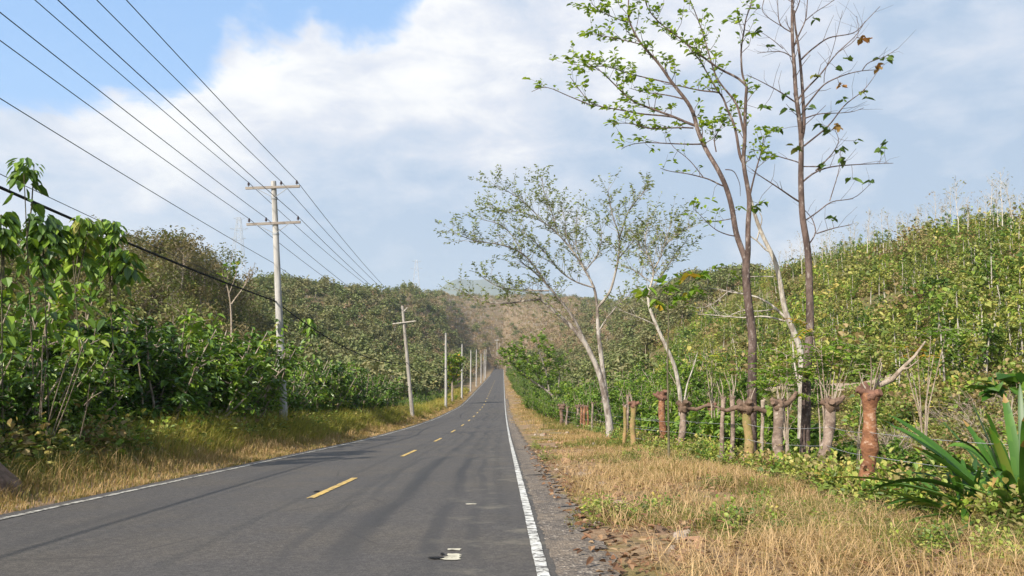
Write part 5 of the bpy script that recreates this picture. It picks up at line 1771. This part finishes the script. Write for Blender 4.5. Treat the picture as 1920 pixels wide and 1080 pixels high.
FP = []
r_, o_, t_ = fence_post((1622, 928), (1631, 738), 16, 12, 'stout red barked post with a big sawn knob, nearest of the fence', M_POSTBARK, 1.32, M_SCARRED, 4, 5, bulge=((0.52, 0.35),))
FP.append((o_, t_))
g_ = Geo()
tube(g_, [P(1648, 722, 12) - o_, P(1672, 712, 12) - o_, P(1690, 692, 11.9) - o_, P(1715, 668, 11.8) - o_, P(1735, 640, 11.8) - o_], [0.045, 0.04, 0.03, 0.022, 0.012], 7)
tube(g_, [P(1690, 692, 11.9) - o_, P(1704, 690, 11.8) - o_, P(1722, 676, 11.7) - o_], [0.02, 0.016, 0.01], 5)
obj('branch', g_.mesh('branch', M_TWIG, True), r_)
for b, t, rp, D, lab, m, kn, km, st, sp_ in (
    ((1535, 892), (1560, 757), 12, 15, 'grey pink post leaning right with a dark knobbly head', M_POSTGREY, 1.5, M_SCAR, 4, 3),
    ((1463, 876), (1459, 757), 12, 17.5, 'straight grey post with a stub like a raised arm', M_POSTGREY, 1.25, M_SCAR, 3, 3),
    ((1402, 878), (1401, 762), 10.5, 18.2, 'mossy tan post with a wide dark top below the forked tree', M_POSTMOSS, 1.7, M_SCAR, 5, 4),
    ((1372, 874), (1375, 746), 5.0, 18.6, 'thin straight pale stick post left of the mossy one', M_POSTGREY, 1.2, M_POSTGREY, 2, 3),
    ((1351, 868), (1358, 748), 5.0, 19.2, 'thin crooked pale stick post with a kinked top', M_PALEBARK, 1.2, M_PALEBARK, 2, 2),
    ((1428, 868), (1430, 752), 4.2, 19.8, 'thin whitish post in shade behind the mossy one', M_DEADTWIG, 1.1, M_DEADTWIG, 1, 2),
    ((1273, 846), (1283, 762), 8.0, 26, 'pinkish post whose dark head flares like a funnel', M_POSTGREY, 1.8, M_SCAR, 4, 3),
    ((1331, 838), (1335, 762), 6.5, 27, 'dim mossy post half hidden by weeds under the branchy twigs', M_POSTMOSS, 1.5, M_SCARRED, 3, 2),
    ((1243, 836), (1242, 742), 8.0, 31, 'reddish post with a tall two lobed head above green leaves', M_POSTBARK, 1.5, M_SCARRED, 4, 1),
    ((1188, 840), (1188, 757), 6.5, 30, 'yellowish mossy post topped by a round red knob', M_POSTMOSS, 1.5, M_SCARRED, 2, 3),
    ((1170, 836), (1172, 762), 4.2, 31, 'slim orange tinted post beside the round red knob', M_POSTMOSS, 1.2, M_POSTGREY, 2, 2),
    ((1177, 826), (1177, 742), 3.0, 36, 'slim post rising behind the round red knob', M_POSTGREY, 1.2, M_SCAR, 2, 2),
    ((1110, 812), (1111, 756), 2.4, 46, 'slim pale post closest to the spreading tree', M_DEADTWIG, 1.3, M_SCAR, 2, 1),
    ((1103, 810), (1101, 762), 2.6, 49, 'reddish slim post, rightmost of the tight far row', M_POSTBARK, 1.3, M_SCAR, 2, 1),
    ((1096, 808), (1096, 762), 3.6, 50.5, 'dark red post in the middle of the tight far row', M_POSTBARK, 1.3, M_SCAR, 3, 1),
    ((1090, 807), (1090, 761), 2.6, 52.5, 'pinkish post left in the tight far row', M_POSTBARK, 1.4, M_SCAR, 3, 1),
    ((1084, 806), (1084, 762), 3.2, 54.5, 'grey post starting the tight far row at its left', M_POSTGREY, 1.7, M_SCAR, 4, 1),
    ((1062, 805), (1064, 764), 2.4, 58, 'thin pale slanting post beside the dark bushy one', M_PALEBARK, 1.4, M_SCAR, 2, 0),
    ((1052, 803), (1053, 762), 4.0, 62, 'dark post with a bushy black head, leftmost of the row', M_SCAR, 1.9, M_SCAR, 5, 1),
):
    r_, o_, t_ = fence_post(b, t, rp, D, lab, {M_PALEBARK: M_POSTGREY, M_DEADTWIG: M_TWIG}.get(m, m), kn, {M_PALEBARK: M_POSTGREY, M_DEADTWIG: M_TWIG}.get(km, km), st, sp_)
    if rp > 6 or D > 40:
        FP.append((o_, t_))
    limb = {1283: ((1283, 764), (1305, 768), (1325, 760), (1348, 764)), 1401: ((1401, 768), (1380, 764), (1362, 770), (1350, 766)), 1459: ((1459, 762), (1476, 757), (1488, 745), (1494, 734)),
            1560: ((1560, 760), (1574, 752), (1583, 742)), 1242: ((1242, 748), (1231, 742), (1224, 738))}.get(t[0])
    if limb:
        g_ = Geo()
        tube(g_, [P(a_, b_, D - 0.04) - o_ for a_, b_ in limb], np.linspace(rp * 0.55, rp * 0.28, len(limb)) / F * D, 9)
        obj('limb', g_.mesh('limb', M_SCAR if D < 30 else km, True), r_)
    if t[0] == 1401:
        g_ = Geo()
        tube(g_, [P(a_, b_, D - 0.04) - o_ for a_, b_ in ((1401, 768), (1420, 766), (1436, 772))], np.array([6.5, 5.5, 4]) / F * D, 9)
        obj('limb', g_.mesh('limb', km, True), r_)
FP.sort(key=lambda q: q[0][1])
for hh, lab in ((1.12, 'top strand of fence wire strung along the live posts'), (0.78, 'middle strand of fence wire along the live posts'), (0.42, 'low strand of fence wire along the live posts')):
    kn = [np.array([6.35, 3.0, float(zground(6.35, 3.0)) + hh]), np.array([6.15, 8.4, float(zground(6.15, 8.4)) + hh])]
    kn += [o + t * (hh / t[2]) + np.array([-0.02, -0.10 * (o[1] < 30), 0]) for o, t in FP if t[2] > hh]
    wire('fence_wire', kn, [0.03] * (len(kn) - 1), 0.0042, M_BARB, lab, 'wire', 'wire strands of the right fence')


# ------------------------------------------------------------------ sprouting saplings with feathered leaves
def frond(gs, gl, b, d, L, npair, ll, tint):
    d = nrm(np.asarray(d, float))
    q = np.linspace(0, 1, 5)
    pts = b + d * (L * q)[:, None] - np.array([0, 0, 1.0]) * (0.35 * L * q ** 2)[:, None]
    tube(gs, pts, np.linspace(0.007, 0.003, 5), 4, cap=False)
    f = np.linspace(0.18, 1.0, npair)
    c = np.stack([np.interp(f, q, pts[:, k]) for k in range(3)], -1)
    tg = nrm(pts[-1] - pts[0])
    side = nrm(np.cross(tg, [0, 0, 1.0]) + 1e-4)
    for s in (-1, 1):
        dd_ = nrm(tg * 0.35 + side * s + R.normal(0, 0.12, (npair, 3)))
        leaves(gl, c, dd_, ll * (1 - 0.35 * np.abs(f - 0.5)), ll * 0.36, np.clip(tint + R.normal(0, 0.1, npair), 0, 1), 0.12, 0.25)


def sprout_plant(base, D, tips, label, ll=0.14, stemr=0.022):
    Bw = P(base[0], base[1], D)
    gz = float(zground(Bw[0], Bw[1]))
    o = np.array([Bw[0], Bw[1], gz])
    root = thing('leafy_sapling', o, label, 'sapling', 'bright leafy saplings behind the fence')
    gs, gl = Geo(), Geo()
    for (px, py, nf, tn) in tips:
        e = P(px, py, D + R.normal(0, 0.25)) - o
        b0 = np.array([R.normal(0, 0.05), R.normal(0, 0.05), -0.1])
        m = b0 * 0.55 + e * 0.45 + np.array([-e[0] * 0.25, 0, 0.1])
        tube(gs, [b0, m, e], [stemr, stemr * 0.75, stemr * 0.4], 6)
        for k in range(nf):
            a = R.random() * 2 * PI
            frond(gs, gl, e - np.array([0, 0, R.uniform(0, 0.25)]), (math.cos(a), math.sin(a), R.uniform(0.0, 0.8)), R.uniform(0.42, 0.75), 7, ll, tn + R.normal(0, 0.08))
    obj('stem', gs.mesh('stem', M_TWIG, True), root)
    obj('foliage', gl.mesh('foliage', M_SPROUT), root)


sprout_plant((1478, 870), 18.6, [(1450, 690, 9, 0.4), (1475, 665, 9, 0.45), (1440, 720, 8, 0.4), (1480, 725, 8, 0.5), (1465, 705, 8, 0.5), (1500, 690, 7, 0.55), (1455, 650, 4, 0.65)], 'bright yellow green sapling left of the tall reddish trunk')
sprout_plant((1548, 880), 18.2, [(1540, 655, 9, 0.5), (1565, 640, 9, 0.5), (1585, 655, 8, 0.45), (1525, 620, 6, 0.6), (1555, 675, 8, 0.45), (1530, 690, 7, 0.5), (1520, 600, 3, 0.98), (1600, 670, 5, 0.45)], 'bright yellow green sapling right of the tall reddish trunk')
sprout_plant((1730, 830), 19, [(1760, 610, 8, 0.4), (1745, 630, 7, 0.5), (1720, 655, 5, 0.75), (1700, 650, 4, 0.97), (1775, 620, 6, 0.4), (1690, 660, 4, 0.5)], 'slender sapling with yellow and green leaves on the slope')
sprout_plant((1340, 842), 25, [(1335, 675, 5, 0.6), (1330, 690, 4, 0.5), (1350, 700, 4, 0.55), (1322, 668, 3, 0.7)], 'thin sapling with a few yellowish leaves above the pale track')
sprout_plant((1610, 905), 16, [(1640, 690, 3, 0.5), (1618, 700, 3, 0.4)], 'thin leafy shoot standing behind the stout red post', 0.12, 0.012)


# ------------------------------------------------------------------ drooping big-leaf saplings on the left
def droopy(base, D, heads, label, leafy=True):
    Bw = P(base[0], base[1], D)
    gz = float(zground(Bw[0], Bw[1]))
    o = np.array([Bw[0], Bw[1], gz])
    root = thing('drooping_sapling', o, label, 'sapling', 'saplings with drooping leaves above the left thicket')
    gs, gl = Geo(), Geo()
    for hi, (px, py, wpx, n) in enumerate(heads):
        e = P(px, py, D + R.normal(0, 0.3)) - o
        b0 = np.array([0, 0, -0.2])
        m = b0 + (e - b0) * 0.5 + R.normal(0, 0.10, 3) * [1, 1, 0]
        if hi:
            b0 = fork
            m = (b0 + e) / 2 + R.normal(0, 0.05, 3)
        else:
            fork = e * 0.72 + R.normal(0, 0.05, 3)
            m = fork * 0.55
            n2_ = 38
            f2 = R.uniform(0.45, 0.95, n2_)
            a2 = R.random(n2_) * 2 * PI
            r2 = R.uniform(0.05, 0.4, n2_)
            leaves(gl, e * f2[:, None] + np.stack([r2 * np.cos(a2), r2 * np.sin(a2), 0 * a2], -1), np.stack([np.cos(a2), np.sin(a2), R.uniform(-1.3, 0.1, n2_)], -1), R.uniform(0.20, 0.36, n2_), R.uniform(0.11, 0.19, n2_), np.clip(R.normal(0.42, 0.2, n2_), 0, 0.9), 0.12, 0.3)
        tube(gs, [b0, b0 * .75 + m * .25 + R.normal(0, .02, 3), m, m * .5 + e * .5, e], [0.020, 0.019, 0.016, 0.013, 0.009], 6)
        sz = wpx / F * D * 1.2
        n = int(n * 1.9)
        a = R.random(n) * 2 * PI
        rr = np.sqrt(R.random(n)) * sz * 0.36
        lay = R.random(n)
        bp = e + np.stack([rr * np.cos(a), rr * np.sin(a), 0.10 - lay * sz * 1.0], -1)
        d = nrm(np.stack([np.cos(a) * 0.9, np.sin(a) * 0.9, R.uniform(-1.4, -0.35, n)], -1))
        L = sz * R.uniform(0.30, 0.52, n)
        leaves(gl, bp, d, L, L * R.uniform(0.48, 0.62, n), np.clip(R.normal(0.42, 0.2, n), 0, 0.9), 0.12, 0.22, up=np.stack([np.cos(a), np.sin(a), 0.6 + 0 * a], -1) + R.normal(0, 0.25, (n, 3)))
    obj('trunk', gs.mesh('trunk', M_STEM, True), root)
    obj('crown', gl.mesh('crown', M_SHRUB), root)


droopy((72, 880), 16.4, [(44, 306, 40, 26), (64, 308, 24, 12)], 'lone tallest sapling whose drooping leaf tuft stands against the sky')
droopy((95, 880), 17.0, [(80, 408, 48, 44), (100, 430, 40, 26), (82, 465, 40, 24)], 'sapling with a full drooping head just below the tallest tuft')
droopy((8, 900), 15.6, [(2, 402, 52, 50), (-14, 425, 48, 30), (8, 440, 36, 18)], 'sapling with drooping leaves cut by the left border')
droopy((165, 860), 18.6, [(132, 428, 40, 34), (150, 412, 34, 26), (172, 418, 34, 28), (150, 455, 50, 34)], 'sapling with a broad triple drooping head left of centre thicket')
droopy((220, 850), 20.5, [(198, 418, 34, 26), (214, 420, 32, 26), (205, 460, 48, 34), (240, 472, 46, 28)], 'sapling with drooping leaves nearest the brown hill crest')
droopy((600, 790), 44, [(578, 598, 22, 22), (582, 606, 20, 14)], 'small drooping leaf tuft just right of the near concrete pole')

# leaning pale dead stems inside the thicket
G = Geo()
o_ = P(90, 760, 16.2)
o_[2] = float(zground(o_[0], o_[1]))
root = thing('dead_bush', o_, 'bundle of pale leaning dead stems in the left thicket', 'dead bush')
for a_, b_ in (((72, 850), (80, 630)), ((84, 850), (128, 665)), ((95, 850), (158, 640)), ((100, 850), (150, 690)), ((78, 850), (86, 690)), ((150, 850), (168, 720)), ((158, 790), (190, 735))):
    w0, w1 = P(a_[0], a_[1] - 30, 16.2), P(b_[0], b_[1], 15.4 + R.normal(0, 0.15))
    tube(G, [w0 - o_, (w0 + w1) / 2 - o_ + R.normal(0, 0.03, 3), w1 - o_], [0.012, 0.010, 0.006], 5)
obj('stem', G.mesh('dead_stem', M_TWIG, True), root)

# dark earth mound at the left edge
c_ = P(8, 905, 11.3)
nu, nv = 40, 12
u = np.arange(nu) * 2 * PI / nu
v = np.linspace(0.02, PI / 2 + 0.25, nv)
V = np.stack([0.62 * np.sin(v)[:, None] * np.cos(u), 0.55 * np.sin(v)[:, None] * np.sin(u), 0.50 * np.cos(v)[:, None] + 0 * u], -1).reshape(-1, 3)
V = V * (1 + 0.45 * vnoise(V[:, 0] + V[:, 2], V[:, 1] + 3, 0.35) + 0.25 * vnoise(V[:, 0] * 3 + V[:, 2] * 2, V[:, 1] * 3, 0.35))[:, None]
i_ = np.arange(nv - 1)[:, None] * nu
j_ = np.arange(nu)[None, :]
k_ = (j_ + 1) % nu
G = Geo()
G.add(V, np.stack([i_ + j_, i_ + nu + j_, i_ + nu + k_, i_ + k_], -1).reshape(-1, 4))
obj('earth_mound', G.mesh('earth_mound', M_SCAR, True), None, (-8.15, 12.6, float(zground(-8.15, 12.6)) - 0.05), 'dark bare earth mound in the left road bank', 'mound')


# ------------------------------------------------------------------ strap leaved plants at the lower right
def strap_plant(x, y, n, L0, label, s=1.0):
    z = float(zground(x, y))
    root = thing('strap_leaf_plant', (x, y, z), label, 'plant', 'strap leaved plants at the lower right')
    for k in range(n):
        a = 2 * PI * (k * 0.381966) + R.normal(0, 0.2)
        el = R.uniform(0.45, 1.4)
        L = L0 * R.uniform(0.7, 1.15)
        wd = 0.076 * s * R.uniform(0.75, 1.25)
        q = np.linspace(0, 1, 10)
        hd = np.array([math.cos(a), math.sin(a), 0])
        droop = R.uniform(0.2, 0.85)
        c = hd * (L * math.cos(el) * q)[:, None] + np.array([0, 0, 1.0]) * (L * (math.sin(el) * q - droop * q ** 2.2 * 0.8))[:, None] + np.array([0, 0, 0.05])
        side = np.array([-math.sin(a), math.cos(a), 0])
        side = nrm(side + np.array([0, 0, R.normal(0, 0.35)]))
        w_ = wd * np.clip(np.minimum(0.55 + 2.2 * q, 1.0), 0, 1) * np.sqrt(np.clip(1 - q ** 3.0, 0.0, 1)) * 0.5 + 0.002
        nor = np.array([0, 0, 1.0])
        V = np.stack([c + side * w_[:, None] + nor * (w_ * 0.45)[:, None], c, c - side * w_[:, None] + nor * (w_ * 0.45)[:, None]], 1).reshape(-1, 3)
        g_ = Geo()
        tn = np.clip(R.normal(0.45, 0.24) + R.normal(0, 0.05, 18), 0, 0.9)
        g_.add(V, grid_faces(10, 3), tn + np.where(np.arange(18) >= 16, 0.6 * (R.random() < 0.45), 0))
        obj('leaf', g_.mesh('strap_leaf', M_STRAP, True), root)


strap_plant(5.75, 8.9, 70, 2.1, 'large arching strap leaved plant filling the lower right corner', 1.25)
strap_plant(5.35, 9.3, 44, 1.45, 'strap leaved plant just left of the largest one', 1.05)
strap_plant(6.3, 9.9, 60, 2.25, 'strap leaved plant behind the largest one at the right border', 1.2)
strap_plant(5.9, 8.3, 34, 1.5, 'strap leaved plant cut by the right border below the wires', 1.05)

# dark round leaved sapling at the right border
Kt = [([(1892, 900), (1893, 830), (1896, 770), (1900, 735)], 2.6, 1.4), ([(1899, 745), (1880, 735), (1868, 742)], 1.3, 0.7), ([(1898, 750), (1910, 730), (1925, 725)], 1.3, 0.7)]
grow_tree('dark_leaved_sapling', 'small sapling with large dark rounded leaves at the right border', 12.5, (1892, 905), Kt, M_TWIG, M_STRAP, [(1, 4, 4, 0.35, 0.4), (2, 4, 4, 0.35, 0.4), (0, 3, 3, 0.35, 0.9)], 0.30, lw=0.7, cat='sapling')

# whitish dead brush behind the fence
db = None
for q in range(12):
    px, D = R.uniform(1650, 1935), R.uniform(19, 30)
    x = (px - VX) / F * D
    loc = (x, D, float(zground(x, D)))
    if db is None:
        gs = Geo()
        for k in range(34):
            a = R.random() * 2 * PI
            L = R.uniform(0.5, 1.5)
            d = nrm(np.array([math.cos(a), math.sin(a), R.uniform(0.15, 1.1)]))
            e = d * L
            tube(gs, [np.array([0, 0, 0]) + R.normal(0, 0.12, 3) * [1, 1, 0], e * 0.5 + R.normal(0, 0.08, 3), e], [0.014, 0.010, 0.004], 4, cap=False)
            for m in range(3):
                b = e * R.uniform(0.3, 0.9)
                tube(gs, [b, b + nrm(d + rand_dirs(1)[0]) * L * 0.35], [0.006, 0.003], 3, cap=False)
        db = obj('dead_brush', gs.mesh('dead_brush', M_TWIG), None, loc, 'heap of bare whitish dead twigs behind the fence', 'dead brush', 'dead brush behind the right fence')
    else:
        c = db.copy()
        COL.objects.link(c)
        c.location = loc
        c.rotation_euler = (0, 0, R.random() * 6.28)
        c.scale = (R.uniform(0.5, 1.1),) * 3


# ------------------------------------------------------------------ rocks on the right verge
def rock(px, py, wpx, hratio, m, label, group=None, seed=0, cat='rock'):
    # distance from the verge height under that pixel
    D = 8.0
    for _ in range(12):
        p = P(px, py, D)
        gz = float(zground(p[0], p[1]))
        d = p - np.array([0, 0, CAMZ])
        if abs(d[2]) > 1e-6:
            D = float(np.clip(D * (gz - CAMZ) / d[2], 3, 80))
    p = P(px, py, D)
    r = wpx / F * D / 2 * 1.35
    bm_v = []
    nu, nv = 12, 8
    u = np.arange(nu) * 2 * PI / nu
    v = np.linspace(0.05, PI - 0.05, nv)
    V = np.stack([np.sin(v)[:, None] * np.cos(u), np.sin(v)[:, None] * np.sin(u), np.cos(v)[:, None] + 0 * u], -1).reshape(-1, 3)
    for _ in range(9):                       # chop flat facets
        nn_ = rand_dirs(1, -0.3, 1.0)[0]
        c = R.uniform(0.55, 0.85)
        dp = V @ nn_
        V = V - np.maximum(dp - c, 0)[:, None] * nn_
    V = V * np.array([r, r * R.uniform(0.7, 1.1), r * hratio]) * (1 + R.normal(0, 0.04, (len(V), 1)))
    i = np.arange(nv - 1)[:, None] * nu
    j = np.arange(nu)[None, :]
    k = (j + 1) % nu
    g_ = Geo()
    g_.add(V, np.stack([i + j, i + nu + j, i + nu + k, i + k], -1).reshape(-1, 4))
    V2 = np.vstack([V[:nu], V[:nu].mean(0) + [0, 0, 0.002]])
    g_.add(V2, [[q, (q + 1) % nu, nu] for q in range(nu)])
    o = obj('rock', g_.mesh('rock', m), None, (p[0], p[1], float(zground(p[0], p[1])) + r * hratio * 0.25), label, cat, group)
    o.rotation_euler = (R.normal(0, 0.15), R.normal(0, 0.15), R.random() * 6.28)


rock(1282, 1046, 44, 0.5, M_ROCK, 'orange brown rock, front one of the largest heap', 'rocks on the right verge')
rock(1300, 1026, 42, 0.6, M_ROCK, 'tan rock on the right of the largest heap', 'rocks on the right verge')
rock(1276, 1016, 26, 0.9, M_ROCKG, 'grey upright rock in the middle of the largest heap', 'rocks on the right verge')
rock(1262, 1034, 22, 0.7, M_ROCKG, 'small pale rock left of the largest heap', 'rocks on the right verge')
rock(1286, 1000, 18, 0.8, M_ROCKG, 'small pinkish grey rock topping the largest heap', 'rocks on the right verge')
rock(1240, 998, 34, 0.5, M_SCAR, 'dark earth clod left above the largest heap', 'rocks on the right verge', cat='clod')
rock(1292, 988, 26, 0.6, M_SCAR, 'dark earth clod right above the largest heap', 'rocks on the right verge', cat='clod')
rock(1164, 948, 26, 0.6, M_ROCKG, 'greyish pink rock of the smaller heap up the verge', 'rocks on the right verge')
rock(1176, 944, 18, 0.8, M_ROCK, 'brown rock on the right of the smaller heap', 'rocks on the right verge')
rock(1160, 930, 20, 0.6, M_ROCK, 'reddish rock behind the smaller heap', 'rocks on the right verge')
rock(1130, 911, 16, 0.6, M_ROCKG, 'pale grey stone alone up the verge', 'rocks on the right verge')
rock(1381, 991, 30, 0.4, M_ROCKG, 'flat grey rock sunk in dry grass right of the heap', 'rocks on the right verge')
rock(1092, 955, 10, 0.6, M_ROCKG, 'small whitish stone near the gravel shoulder', 'rocks on the right verge')
rock(1798, 1032, 36, 0.6, M_ROCK, 'brown rock at the lower right below the strap leaves', 'rocks on the right verge')
rock(1770, 1042, 22, 0.6, M_ROCKG, 'grey rock left of the lower right brown rock', 'rocks on the right verge')
rock(1862, 1028, 16, 0.7, M_ROCKG, 'small pale stone near the lower right corner', 'rocks on the right verge')
rock(1095, 893, 20, 0.5, M_ROCKG, 'pinkish flat stone where the verge track begins', 'rocks on the right verge')
rock(1060, 867, 18, 0.5, M_ROCK, 'brown stone at the edge of the verge track', 'rocks on the right verge')
for q in range(60):
    D = math.exp(R.uniform(math.log(8), math.log(48)))
    x = R.uniform(1.0, 3.4) + 0.012 * D
    px = VX + x / D * F
    py = HY - (float(zground(x, D)) - CAMZ) / D * F
    rock(px, py, R.uniform(5, 11) * (1 if D > 12 else 1.5), 0.6, M_ROCKG if q % 2 else M_ROCK, 'small stone scattered on the bare strip of the right verge', 'small stones along the right verge', cat='stone')

# ------------------------------------------------------------------ air
me = bpy.data.meshes.new('haze')
hx, y0_, y1_, z0_, z1_ = 5600.0, -320.0, 7400.0, -70.0, 660.0
v = [(sx, sy, sz) for sx in (-hx, hx) for sy in (y0_, y1_) for sz in (z0_, z1_)]
me.from_pydata(v, [], [(0, 1, 3, 2), (4, 6, 7, 5), (0, 4, 5, 1), (2, 3, 7, 6), (0, 2, 6, 4), (1, 5, 7, 3)])
m = bpy.data.materials.new('haze')
m.use_nodes = True
m.node_tree.nodes.clear()
hv = m.node_tree.nodes.new('ShaderNodeVolumePrincipled')
hv.inputs['Color'].default_value = (0.80, 0.90, 1.0, 1)
hv.inputs['Density'].default_value = 0.00013
hv.inputs['Anisotropy'].default_value = 0.2
ho = m.node_tree.nodes.new('ShaderNodeOutputMaterial')
m.node_tree.links.new(hv.outputs[0], ho.inputs['Volume'])
me.materials.append(m)
obj('haze', me, kind='stuff', label='thin pale haze in the air over the whole valley')
#PART4
